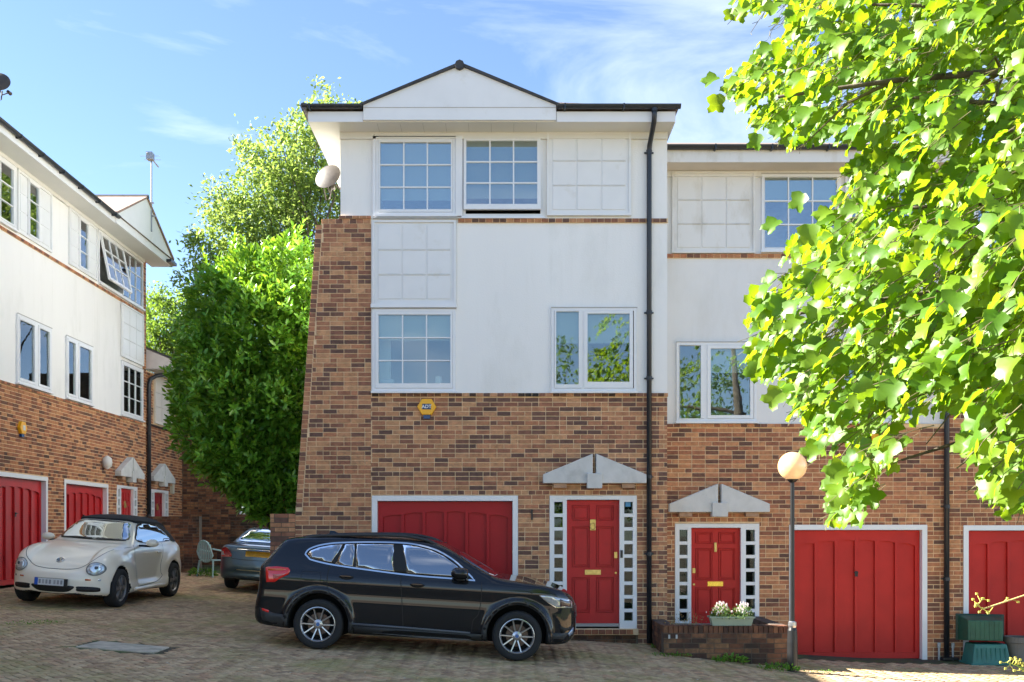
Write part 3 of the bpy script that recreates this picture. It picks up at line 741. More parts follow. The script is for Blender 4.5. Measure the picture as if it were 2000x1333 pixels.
alarm(a1(834), Y1 - .005, zx(796), 0, 'yellow hexagonal alarm box with dark ADT badge, on brick under the nine-pane window')

def sat_dish(x, y, z, r, label, yaw, wallx=None, pole=None):
    D = thing('satellite_dish', label, 'satellite dish', (x, y, z), 0)
    md = mat('dish_grey', (.055, .045, .038), .6, var=.2, vscale=14)
    prof = [(r * t, -.12 * r + .22 * r * t * t) for t in np.linspace(0.001, 1, 8)]
    b = MB(); b.lathe(prof, 'y', (0, 0, 0), 28, caps=False); b.lathe([(q, h + .006) for q, h in prof], 'y', (0, 0, 0), 28, caps=False)
    d = b.build('reflector', md, D, smooth=True); d.rotation_euler = (R(-20), 0, yaw)
    a = MB(); a.tube([(0, .0, -r * .6), (.02, .1, -r * 1.1), (.05, .28, -r * .5)], .012, 6); a.tube([(-.06, 0, -r * .95), (-.03, .06, -r * 1.7), (.04, .02, -r * 1.7), (.07, 0, -r * .95)], .012, 6)
    a.tube([(0, -.02, -r * .2), (0, -.02, -r * .9)], .02, 6); a.build('feed_arm', md, D)
    MB().lathe([(.03, -.05), (.035, .05)], 'y', (.05, .3, -r * .45), 10).build('receiver', md, D)
    if wallx: MB().tube([(0, 0, -r * .2), (wallx * .5, .03, -r * .9), (wallx, .05, -r * 1.0)], .018, 6).build('wall_bracket', md, D)
    if pole: MB().tube([(0, -.04, 0), (0, -.04, -pole)], .02, 6).build('pole', md, D)
    return D
sat_dish((639 - CX) / (FPX / 17.3), 17.3, CAMZ + (CY - 343) / (FPX / 17.3), .235, 'brownish satellite dish on the left side wall of the gabled house', R(-20), wallx=.40)

# ================================================================== the lower house on the right and its neighbour
Y2 = 17.0; S2 = FPX / Y2
def a2(px): return (px - CX) / S2
def z2(py): return CAMZ + (CY - py) / S2
def terrace_house(H, x0, x1, first):
    zband = z2(828); ztop = z2(335) + .05
    if first:
        WU = (a2(1487), a2(1642), z2(491), z2(342)); WL = (a2(1321), a2(1477), z2(824), z2(670))
        dO = (a2(1318), a2(1483), -1.2, z2(1023)); gO = (a2(1541), a2(1811), -1.2, z2(1025))
        WU2 = (a2(1650), a2(1805), z2(491), z2(342)); WL2 = (a2(1640), a2(1790), z2(824), z2(670))
    else:
        WU = (a2(1900), a2(2060), z2(491), z2(342)); WL = (a2(1893), a2(2010), z2(824), z2(690))
        gO = (a2(1881), a2(2150), -1.2, z2(1026)); dO = (a2(2230), a2(2390), -1.2, z2(1023)); WU2 = (a2(2100), a2(2250), z2(491), z2(342)); WL2 = (a2(2100), a2(2250), z2(824), z2(670))
    if first: wall('rendered_wall', M_render2, H, [(x0, x1, zband, ztop)], [WU, WL, WU2, WL2])
    zb_ = zband if first else ztop
    BW = wall('brick_wall', M_mortar, H, [(x0, x1, -.7, zb_ - .002)], [gO, dO] if first else [gO, dO, WL, WU, WL2, WU2])
    op = [gO, dO] if first else [gO, dO, WL, WU, WL2, WU2]
    bricks(BW, lay(x0, x1, -.7, zb_ - .08, op, heads=((z2(1025), z2(1025) + .1),)), M_brick2, 300, key=lambda c: abs(c[0] - (4.1 if first else 8.0)) + .8 * abs(c[2] - 1.9))
    S = lambda a, b, c, d, nx, nz, bl_: (a2(a), a2(b), z2(d), z2(c), nx, nz, bl_)
    if first:
        for z0, z1, pr in ((zband - .062, zband - .004, .03), (z2(505), z2(497), .035)):
            sc = MB().box(x0, x1, -pr + .008, .02, z0, z1).build('string_course', M_mortar, H)
            for x in np.arange(x0, x1 - .1, .1125):
                if x < 6: link('brick', brick_obj_mesh(round(rt() * 14) / 14, M_brick2), sc, (x + .051, -pr + .006, (z0 + z1) / 2), None, (.1025, .006, z1 - z0 - .004))
        window(H, *WU, [S(1492, 1633, 348, 486, 3, 3, .33)], M_glassup, y=-.03)
        window(H, *WU2, [S(1657, 1797, 348, 486, 3, 3, .33)], M_glassup, y=-.03)
        window(H, *WL, [S(1327, 1368, 676, 820, 1, 1, 0), S(1387, 1464, 682, 812, 1, 1, .35)], M_glass, y=-.03)
        window(H, *WL2, [S(1648, 1690, 676, 820, 1, 1, 0), S(1706, 1780, 682, 812, 1, 1, .35)], M_glass, y=-.03)
        grid_panel(H, a2(1312), a2(1474), z2(496), z2(337), M_paneld, y=-.02)
        front_door(H, a2(1318) + .004, a2(1483) - .004, z2(1222), z2(1023) - .004, a2(1350), a2(1447), 7, m=M_redd, lock=-1, yl=True, knock='bar')
        garage_door(H, a2(1541) + .004, a2(1811) - .004, z2(1025) - .004, z2(1291), m=M_redd)
        pediment(H, a2(1305), a2(1499), z2(1001), z2(985), z2(946), a2(1402), a2(1418) - a2(1388), z2(1010), z2(983))
    else:
        window(H, *WL, [S(1900, 1940, 698, 812, 1, 1, 0), S(1955, 2003, 698, 812, 1, 1, .3)], M_glass, y=-.03)
        window(H, *WU, [S(1908, 2050, 348, 486, 3, 3, .33)], M_glassup, y=-.03)
        window(H, *WU2, [S(2108, 2240, 348, 486, 3, 3, .33)], M_glassup, y=-.03)
        window(H, *WL2, [S(2108, 2240, 678, 816, 1, 1, 0)], M_glass, y=-.03)
        front_door(H, a2(2230) + .004, a2(2390) - .004, z2(1270), z2(1023) - .004, a2(2262), a2(2358), 7)
        garage_door(H, a2(1881) + .004, a2(2150) - .004, z2(1026) - .004, z2(1301), m=M_redd)
    ye = -.45; s = FPX / (Y2 + ye); ez = lambda py: CAMZ + (CY - py) / s
    zs = ez(317)
    b = MB(); b.box(x0, x1, ye + .02, .0, zs + .003, zs + .02); b.build('soffit', mat('soffit_dull', (.62, .56, .49), .7, var=.05, vscale=3), H)
    MB().box(x0, x1, ye, ye + .02, zs, ez(293)).build('fascia', M_paneld, H)
    MB().box(x0, x1, -.04, 0, zs - .09, zs + .003).build('cornice_board', M_paneld, H)
    gutter(H, x0 + (.0 if first else .003), x1, ye - .065, ez(287.5))
    pitch = math.tan(R(22)); ze = ez(290)
    rb = MB(); rb.add([(x0, ye - .05, ze), (x1, ye - .05, ze), (x1, 4, ze + pitch * 4.45), (x0, 4, ze + pitch * 4.45), (x0, 8.4, ze), (x1, 8.4, ze)], [(0, 1, 2, 3), (3, 2, 5, 4), (0, 4, 5, 1), (1, 5, 2), (0, 3, 4)])
    rb.build('roof', M_roof, H)
    c = MB(); c.box(x0, x1, 8, 8.2, -.6, ztop)
    if not first: c.box(x1 - .2, x1, .3, 8, -.6, ztop)
    c.build('rear_wall', M_render, H)
M_render2 = mat('white_render_warm', (0.77, 0.755, 0.735), 0.9, var=0.02, vscale=1.5, bump=0.25, bscale=40, dirt=(0.68, 0.655, 0.61), dscale=1.3, dlo=0.5, dhi=0.8, stretch=(1, 1, 0.35), streak=((.60, .56, .50), .25))
M_brick2 = ramp_mat('brick_reddish', [(p, (c[0] * 1.04, c[1] * 0.93, c[2] * 0.86)) for p, c in BR], dirt=(0.17, 0.10, 0.065), dscale=0.9, dlo=0.6, dhi=0.85)
X23 = a2(1846)
H2 = thing('terraced_house', 'lower white terraced house right of the gabled one, with a pediment over its red door', 'house', (0, Y2, 0))
terrace_house(H2, a1(1303) + .003 - .25, X23 - .003, True)
H3 = thing('terraced_house', 'brick terraced house at the far right edge, behind the green boxes and leaves', 'house', (0, Y2, 0))
terrace_house(H3, X23, a2(2420), False)
P = thing('drainpipe', 'black drainpipe between the two red garage doors at right', 'drainpipe', (X23 - .0, Y2 - .06, Gf(X23, 17) + .03))
zz = P.location.z
MB().tube([(0, 0, z2(300) - zz), (0, 0, .0)], .043, 12).build('pipe', M_gutter, P, smooth=True)
for v in (990, 1131): MB().lathe([(.052, z2(v) - .03 - zz), (.052, z2(v) + .03 - zz)], 'z', (0, 0, 0), 14).box(-.08, .02, .02, .06, z2(v) - zz - .01, z2(v) - zz + .012).build('pipe_clip', M_gutter, P)
MB().box(-.12, .14, -.14, .06, -.02, .02).build('drain_cover', M_black, P)
for i, (px, lb) in enumerate(((1831, 'grey capped service pipe left of the black drainpipe, at the wall foot'), (1858, 'grey capped service pipe right of the black drainpipe, at the wall foot'))):
    Q = thing('service_pipe', lb, 'pipe', (a2(px), Y2 - .06, Gf(a2(px), 17)), group='short pipes at the wall foot')
    MB().tube([(0, 0, -.05), (0, 0, .22)], .018, 8).build('pipe', mat('grey_plastic', (.4, .41, .4), .6), Q); MB().lathe([(.028, .2), (.03, .27), (.02, .285)], 'z', (0, 0, 0), 10).build('pipe_cap', mat('grey_plastic', (.4, .41, .4), .6), Q)

# ================================================================== the row on the left (its front faces right)
XL = -9.6
def lu(px): return FPX * 9.6 / (CX - px)
def left_house():
    H = thing('townhouse', 'white and brick townhouse at left seen side on, behind the cream convertible', 'house', (XL, 0, 0), math.pi / 2)
    zb, zsf, ze = 4.65, 8.97, 9.14; u0, u1 = 4.0, 27.15
    gO = (18.88, 21.3, -1, 2.91); gO2 = (22.1, 24.55, -1, 2.91); dO = (25.1, 26.5, -1, 2.93)
    A = (18.2, 19.87, 7.66, 8.9); B = (19.95, 21.45, 7.66, 8.9); C = (22.3, 23.85, 7.66, 8.9); D = (23.95, 26.88, 7.66, 8.9)
    E = (19.92, 21.42, 4.70, 6.05); F_ = (22.15, 23.56, 4.70, 6.05); Gw = (25.35, 26.86, 4.70, 6.05)
    wins = [A, (20.36, 20.84, 7.7, 8.84), (22.8, 23.3, 7.7, 8.84), D, E, F_, Gw]
    wall('rendered_wall', M_render, H, [(u0, 26.9, zb, zsf + .1)], wins)
    BW = wall('brick_wall', M_mortar, H, [(u0, u1, .2, zb - .002), (26.901, u1, zb, zsf + .1)], [gO, gO2, dO])
    bl = lay(8.0, u1, .35, zb - .08, [gO, gO2, dO], heads=((2.91, 3.01),)) + lay(26.91, u1, zb, zsf)
    bricks(BW, bl, M_brickr, 300, key=lambda c: (0 if c[0] > 18.9 else 99) + c[0])
    for z0, z1 in ((zb - .06, zb - .005), (7.52, 7.58)):
        sc = MB().box(8.0, 26.9, -.027, .02, z0, z1).build('string_course', M_mortar, H)
        for x in np.arange(18.5, 26.8, .1125): link('brick', brick_obj_mesh(round(rt() * 14) / 14, M_brickr), sc, (x + .05, -.03, (z0 + z1) / 2), None, (.1025, .008, z1 - z0 - .004))
    g = M_glass
    window(H, *A, [(18.3, 19.74, 7.74, 8.8, 3, 3, .3)], M_glassup, y=-.03)
    for Q, gl in ((B, (20.4, 20.8)), (C, (22.84, 23.26))):
        r_ = MB(); ring(r_, *Q, .05, -.045, .01); r_.box(Q[0] + .05, gl[0] - .03, -.02, .0, Q[2] + .05, Q[3] - .05); r_.box(gl[1] + .03, Q[1] - .05, -.02, 0, Q[2] + .05, Q[3] - .05)
        wr = r_.build('window_surround', M_panel, H)
        for a_, b_ in ((Q[0] + .1, gl[0] - .06), (gl[1] + .06, Q[1] - .1)):
            for k in range(3):
                h = (Q[3] - Q[2] - .16) / 3; MB().box(a_, b_, -.03, -.02, Q[2] + .08 + k * h + .015, Q[2] + .08 + (k + 1) * h - .015).build('panel', M_panel, wr)
        window(H, gl[0] - .06, gl[1] + .06, Q[2] + .04, Q[3] - .04, [(gl[0], gl[1], Q[2] + .10, Q[3] - .10, 1, 3, 0)], M_glassup, y=-.04, fw=.02, head=False, sill=False)
    # open casement and fixed light of the end bay
    b = MB(); ring(b, *D, .05, -.03, .1); b.box(25.45, 25.52, -.03, .1, D[2], D[3]); wD = b.build('window', M_pvc, H)
    MB().box(D[0] - .02, D[1] + .02, -.08, .02, D[2] - .05, D[2] - .003).build('sill', M_pvc, wD)
    glazed(wD, 25.58, 26.8, 7.74, 8.82, .0, 3, 3, M_glassup)
    sw, sh = 1.44, 1.14; sb = MB(); ring(sb, 0, sw, -sh, 0, .06, 0, .05); op = (-.2, 0, 0)
    sb.build('open_sash', M_pvc, wD, loc=(24.0, -.05, 8.86), rot=op)
    Mo = Matrix.Translation((24.0, -.05, 8.86)) @ Matrix.Rotation(-.2, 4, 'X')
    for i in range(3):
        for j in range(3):
            p = Mo @ Vector((.06 + (sw - .12) * (i + .5) / 3, .02, -.06 - (sh - .12) * (j + .5) / 3))
            link('pane', MB().box(-.5, .5, 0, .005, -.5, .5).mesh('pane', M_glassup), wD, p, op, ((sw - .12) / 3, 1, (sh - .12) / 3))
        if i:
            MB().box(.06 + (sw - .12) * i / 3 - .012, .06 + (sw - .12) * i / 3 + .012, .003, .03, -sh + .06, -.06).build('glazing_bar', M_pvc, wD, loc=(24.0, -.05, 8.86), rot=op)
            MB().box(.06, sw - .06, .005, .028, -.06 - (sh - .12) * i / 3 - .012, -.06 - (sh - .12) * i / 3 + .012).build('glazing_bar', M_pvc, wD, loc=(24.0, -.05, 8.86), rot=op)
    window(H, *E, [(20.0, 20.62, 4.80, 5.95, 1, 1, 0), (20.86, 21.3, 4.80, 5.95, 1, 1, 0)], g, y=-.03)
    window(H, *F_, [(22.24, 22.6, 4.80, 5.95, 1, 1, 0), (22.82, 23.46, 4.80, 5.95, 1, 1, 0)], g, y=-.03)
    window(H, *Gw, [(25.45, 26.76, 4.80, 5.95, 3, 3, 0)], g, y=-.03)
    grid_panel(H, 25.35, 26.88, 6.15, 7.5, y=-.02)
    garage_door(H, *gO[:2], gO[3] - .004, Gf(-9.6, 20) + .02, m=M_red)
    garage_door(H, *gO2[:2], gO2[3] - .004, Gf(-9.6, 23) + .02, m=M_red)
    front_door(H, *dO[:2], Gf(-9.6, 26) + .1, dO[3] - .004, 25.38, 26.22, 9)
    pediment(H, 24.98, 26.62, 3.14, 3.27, 3.66, 25.8, .24, 3.02, 3.3)
    # eaves
    oe = -.52
    b = MB(); b.box(u0, 27.6, oe + .02, .0, zsf, zsf + .02); b.build('soffit', M_soffit, H)
    b = MB(); b.box(u0, 23.7, oe, oe + .02, zsf, zsf + .16); b.build('fascia', M_pvc, H)
    MB().box(u0, 26.9, -.06, 0, zsf - .07, zsf).build('cornice_board', M_soffit, H)
    gutter(H, u0, 23.72, oe - .06, zsf + .17)
    # end gable facing the yard
    MB().prism([(23.66, zsf), (27.62, zsf), (27.62, zsf + .22), (25.64, 10.2), (23.66, zsf + .22)], oe - .03, oe + .02).build('gable_board', M_panel, H)
    b = MB()
    for s, gx in ((-1, 23.66), (1, 27.62)):
        p = [(gx + s * .06, zsf + .19), (25.64, 10.2), (25.64, 10.25), (gx + s * .06, zsf + .25)]
        if s > 0: p = p[::-1]
        b.prism(p, oe - .07, 3.5)
    b.build('gable_roof', mat('roof_tile_pink', (.30, .21, .17), .9, var=.2, vscale=8, bump=.5, bscale=25), H)
    MB().tube([(25.64, oe - .08, 10.23), (25.64, 3.5, 10.23)], .06, 6).build('ridge_tile', M_slate, H)
    b = MB(); b.add([(u0, oe - .08, zsf + .19), (27.5, oe - .08, zsf + .19), (27.5, 4, zsf + 1.9), (u0, 4, zsf + 1.9), (u0, 8.3, zsf + .19), (27.5, 8.3, zsf + .19)], [(0, 1, 2, 3), (3, 2, 5, 4), (0, 3, 4), (1, 5, 2), (0, 4, 5, 1)])
    b.build('roof', M_roof, H)
    MB().box(u1, 27.62, oe - .16, oe - .02, zsf + .02, zsf + .10).build('gutter_end', M_gutter, H)
    c = MB(); c.box(u0, u1, 8, 8.2, .2, zsf + .1); c.box(u0, u0 + .2, .3, 8, .2, zsf + .1); c.box(u1 - .2, u1 - .001, .29, 8, .2, zsf + .1); c.build('rear_wall', M_render, H)
    return H
left_house()
alarm(XL + .005, 20.1, 3.82, math.pi / 2, 'plain amber alarm box high on brick at the left edge, over a red garage door', txt=False, s=.95)
L_ = thing('wall_light', 'white oval wall light on brick between red garage door and pediment, at left', 'wall light', (XL, 24.25, 3.42), math.pi / 2)
MB().lathe([(.02, -.16), (.10, -.10), (.12, 0), (.10, .10), (.02, .16)], 'z', (0, -.1, 0), 16).build('light_cover', mat('lamp_white', (.75, .73, .68), .4), L_, smooth=True); MB().box(-.03, .03, -.05, 0, -.05, .05).build('backplate', M_pvc, L_)
L_ = thing('wall_lantern', 'small pale box on brick right of the far red door with pediment', 'box', (XL, 29.15, 3.0), math.pi / 2)
MB().box(-.07, .07, -.1, 0, -.14, .14).build('casing', mat('lamp_cream', (.65, .6, .48), .5), L_, bevel=.01)
AN = thing('tv_aerial', 'tall thin television aerial on the gable of the left house', 'aerial', (-9.04, 25.97, 9.45))
b = MB(); b.tube([(0, 0, 0), (0, 0, 2.0)], .022, 8); b.build('mast', mat('galvanised', (.33, .34, .36), .45, metal=.6), AN)
b = MB(); b.tube([(-.03, -.25, 1.93), (.06, .35, 1.78)], .018, 6); b.tube([(-.25, -.1, 1.9), (.25, -.1, 1.9)], .006, 5); b.tube([(-.2, .05, 1.86), (.22, .05, 1.86)], .006, 5); b.box(-.07, .08, -.2, .0, 1.8, 1.98); b.build('antenna_head', mat('galvanised', (.33, .34, .36)), AN)
b = MB(); b.box(-.24, .1, -.02, .02, .38, .42); b.box(-.16, .06, -.02, .02, .72, .75); b.build('bracket', mat('galvanised', (.33, .34, .36)), AN)
D = sat_dish((-3 - CX) * 18.6 / FPX, 18.6, CAMZ + (CY - 158) * 18.6 / FPX, .2, 'grey satellite dish cut off by the left edge, above the roof', R(15), pole=.9)

# two-storey house further along the same side, and the yard walls
def far_house():
    H = thing('yard_house', 'lower brick house past the drainpipe at left, half hidden by the laurel', 'house', (XL, 0, 0), math.pi / 2)
    dO = (27.5, 28.95, 0, 2.93); u0, u1 = 27.16, 30.2; zb = 4.65
    W = wall('brick_wall', M_mortar, H, [(u0, u1, .2, 6.1)], [dO])
    bricks(W, lay(u0, u1, .5, 6.05, [dO, (27.7, 29.6, 4.66, 6.06)]), M_brickr, 220, key=lambda c: c[0])
    front_door(H, *dO[:2], .85, dO[3] - .004, 27.8, 28.62, 9, m=mat('red_paint_dark', (.30, .016, .02), .5))
    pediment(H, 27.36, 29.1, 3.14, 3.27, 3.66, 28.22, .24, 3.02, 3.3)
    grid_panel(H, 27.75, 29.35, 4.74, 6.05, mat('cream_panel', (.74, .68, .60), .6, var=.03), y=-.02)
    MB().box(27.2, 30, -.03, 0, zb - .02, zb + .04).build('string_course', M_brickd, H)
    MB().box(u0, u1, -.75, 0, 6.12, 6.14).build('soffit', M_soffit, H)
    MB().add([(27.16, -.72, 6.13), (27.16, 0.3, 6.13), (27.16, 0.3, 6.78), (27.16, -.72, 6.36), (27.2, -.72, 6.13), (27.2, .3, 6.13), (27.2, .3, 6.78), (27.2, -.72, 6.36)], [(0, 1, 2, 3), (7, 6, 5, 4), (0, 3, 7, 4), (3, 2, 6, 7), (0, 4, 5, 1)]).build('gable_board', mat('weathered_pink', (.62, .56, .53), .7, var=.06, vscale=5), H)
    MB().add([(27.12, -.86, 6.33), (31, -.86, 6.33), (31, 4, 8.3), (27.12, 4, 8.3), (27.12, -.86, 6.37), (31, -.86, 6.37), (31, 4, 8.34), (27.12, 4, 8.34)], [(3, 2, 1, 0), (4, 5, 6, 7), (0, 1, 5, 4), (0, 4, 7, 3), (1, 2, 6, 5)]).build('roof', M_slate, H)
    gutter(H, 27.12, 31, -.80, 6.34, .075)
    downpipe(H, [(27.55, -.80, 6.28), (27.55, -.78, 6.1), (27.4, -.2, 5.98), (27.2, -.1, 5.85), (27.2, -.07, 5.7), (27.2, -.07, .75)], .055, [2.2, 4.4])
far_house()
YB = 30.2; SB = FPX / YB
def ab(px): return (px - CX) / SB
Wb = thing('yard_house', 'dim brick house wall facing the yard, behind the silver-blue saloon', 'house', (0, YB, 0))
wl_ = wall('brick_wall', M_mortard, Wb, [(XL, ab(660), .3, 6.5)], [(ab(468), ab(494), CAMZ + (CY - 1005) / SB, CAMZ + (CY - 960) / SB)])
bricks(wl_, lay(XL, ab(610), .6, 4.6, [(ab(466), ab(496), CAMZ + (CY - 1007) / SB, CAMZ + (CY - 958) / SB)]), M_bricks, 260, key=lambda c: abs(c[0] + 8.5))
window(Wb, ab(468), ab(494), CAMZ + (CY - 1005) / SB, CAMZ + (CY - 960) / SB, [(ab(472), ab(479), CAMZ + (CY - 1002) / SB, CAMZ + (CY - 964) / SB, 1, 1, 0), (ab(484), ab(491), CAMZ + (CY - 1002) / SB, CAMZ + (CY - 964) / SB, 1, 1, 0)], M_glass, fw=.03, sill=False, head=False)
MB().box(XL, ab(560), .3, 4, 6.3, 6.5).build('roof', M_roof, Wb)

def garden_wall(name, label, x0, x1, y, z0f, z1, m, th=.22, nind=200, coping=True, rot=0):
    T = thing(name, label, 'wall', (0, y, 0), 0)
    zb = min(Gf(x0, y), Gf(x1, y)) - .1
    W = MB().box(x0, x1, 0, th, zb, z1 - (.105 if coping else 0)).build('wall_core', M_mortard, T)
    top = z1 - (.115 if coping else 0)
    bl = [c for c in lay(x0, x1, zb, top) if c[3] > Gf(c[0], y) - .05]
    bricks(T, bl, m, nind)
    if coping:
        for x in np.arange(x0, x1 - .03, .075):
            link('coping_brick', brick_obj_mesh(round(random.uniform(.1, .6) * 14) / 14, m), T, (x + .0325, th / 2, z1 - .0525), (0, 0, random.uniform(-.01, .01)), (.065, th / 2 + .005, .104))
    return T
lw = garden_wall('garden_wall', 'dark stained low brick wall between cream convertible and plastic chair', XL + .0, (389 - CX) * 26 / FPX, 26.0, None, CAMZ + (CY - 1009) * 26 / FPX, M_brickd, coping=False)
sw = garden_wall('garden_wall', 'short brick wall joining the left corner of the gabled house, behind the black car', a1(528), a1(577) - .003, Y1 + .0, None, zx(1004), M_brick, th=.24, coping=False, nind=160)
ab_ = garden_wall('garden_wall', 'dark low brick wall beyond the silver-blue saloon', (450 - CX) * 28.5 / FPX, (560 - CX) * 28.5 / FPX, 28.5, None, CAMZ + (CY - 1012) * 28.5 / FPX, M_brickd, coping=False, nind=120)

# planter wall before the second door
YP = 15.2; SP = FPX / YP; xp0, xp1, zpt = (1296 - CX) / SP, (1541 - CX) / SP, CAMZ + (CY - 1223) / SP
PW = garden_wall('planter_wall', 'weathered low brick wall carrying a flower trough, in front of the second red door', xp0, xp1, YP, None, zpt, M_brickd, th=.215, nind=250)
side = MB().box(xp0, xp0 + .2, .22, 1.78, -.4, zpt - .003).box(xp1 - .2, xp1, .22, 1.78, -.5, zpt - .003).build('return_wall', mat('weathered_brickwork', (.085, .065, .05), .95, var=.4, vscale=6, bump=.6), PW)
sideb = MB(); random.seed(5)
for k, z in enumerate(np.arange(zpt - .075, -.15, -.075)):
    y = .225 - (.1125 if k % 2 else 0)
    while y < 1.75:
        y0, y1 = max(y, .225), min(y + .215, 1.2)
        if y1 - y0 > .03: sideb.box(xp0 - .006, xp0, y0, y1, z, z + .065, rt())
        y += .225
sideb.build('side_courses', M_brickd, PW)['kind'] = 'stuff'
MB().box(xp0 + .2, xp1 - .2, .22, 1.78, -.5, zpt - .12).build('path_fill', mat('path_concrete', (.2, .19, .17), .9, var=.2), PW)
for dx in (.07, .18): MB().box(xp0 + dx, xp0 + dx + .028, -.012, 0, zpt - .19, zpt - .13).build('vent_slot', mat('vent_pale', (.5, .5, .48), .6), PW)
# ================================================================== cars: bodies grown from a signed distance field
def poly_sd(px, pz, poly):
    P = np.array(poly, float); Q = np.roll(P, -1, 0); d = np.full(px.shape, 1e9); inside = np.zeros(px.shape, bool)
    for (ax, az), (bx, bz) in zip(P, Q):
        ex, ez = bx - ax, bz - az; wx, wz = px - ax, pz - az
        t = np.clip((wx * ex + wz * ez) / (ex * ex + ez * ez + 1e-12), 0, 1)
        d = np.minimum(d, (wx - ex * t) ** 2 + (wz - ez * t) ** 2)
        c = ((az <= pz) & (bz > pz)) | ((bz <= pz) & (az > pz))
        with np.errstate(divide='ignore', invalid='ignore'):
            xi = ax + (pz - az) / (bz - az if bz != az else 1e-9) * (bx - ax)
        inside ^= c & (px < xi)
    return np.where(inside, -np.sqrt(d), np.sqrt(d))
def smax(a, b, k): h = np.maximum(k - np.abs(a - b), 0) / k; return np.maximum(a, b) + h * h * k * .25
def smin(a, b, k): return -smax(-a, -b, k)
def surface_nets(F, lo, hi, h):
    ax = [np.arange(lo[i], hi[i] + h, h) for i in range(3)]
    val = F(ax[0][:, None, None], ax[1][None, :, None], ax[2][None, None, :]); n = val.shape
    m = tuple(k - 1 for k in n); acc = np.zeros(m + (3,)); cnt = np.zeros(m)
    I = np.indices(m)
    corners = [(i, j, k) for i in (0, 1) for j in (0, 1) for k in (0, 1)]
    def cv(c): return val[c[0]:c[0] + m[0], c[1]:c[1] + m[1], c[2]:c[2] + m[2]]
    for a in corners:
        for d in range(3):
            if a[d]: continue
            b = list(a); b[d] = 1; va, vb = cv(a), cv(tuple(b)); x = (va < 0) != (vb < 0)
            t = np.where(x, va / np.where(va == vb, 1, va - vb), 0)
            for q in range(3): acc[..., q] += np.where(x, a[q] + (t if q == d else 0), 0)
            cnt += x
    act = cnt > 0; idx = np.full(m, -1); idx[act] = np.arange(act.sum())
    pos = np.stack([(I[q][act] + acc[..., q][act] / cnt[act]) * h + lo[q] for q in range(3)], -1)
    F_ = []
    for d in range(3):
        e, f = [(1, 2), (2, 0), (0, 1)][d]
        sl0 = [slice(None)] * 3; sl1 = [slice(None)] * 3; sl0[d] = slice(0, n[d] - 1); sl1[d] = slice(1, n[d])
        s0, s1 = val[tuple(sl0)] < 0, val[tuple(sl1)] < 0; w = np.argwhere(s0 != s1); w = w[(w[:, e] > 0) & (w[:, f] > 0) & (w[:, e] < m[e]) & (w[:, f] < m[f])]
        if not len(w): continue
        def g(de, df): q = w.copy(); q[:, e] += de; q[:, f] += df; return idx[q[:, 0], q[:, 1], q[:, 2]]
        quad = np.stack([g(-1, -1), g(0, -1), g(0, 0), g(-1, 0)], -1)
        inn = s0[w[:, 0], w[:, 1], w[:, 2]]; quad[~inn] = quad[~inn][:, ::-1]; F_.append(quad)
    F_ = np.concatenate(F_); return pos, F_[(F_ >= 0).all(1)]

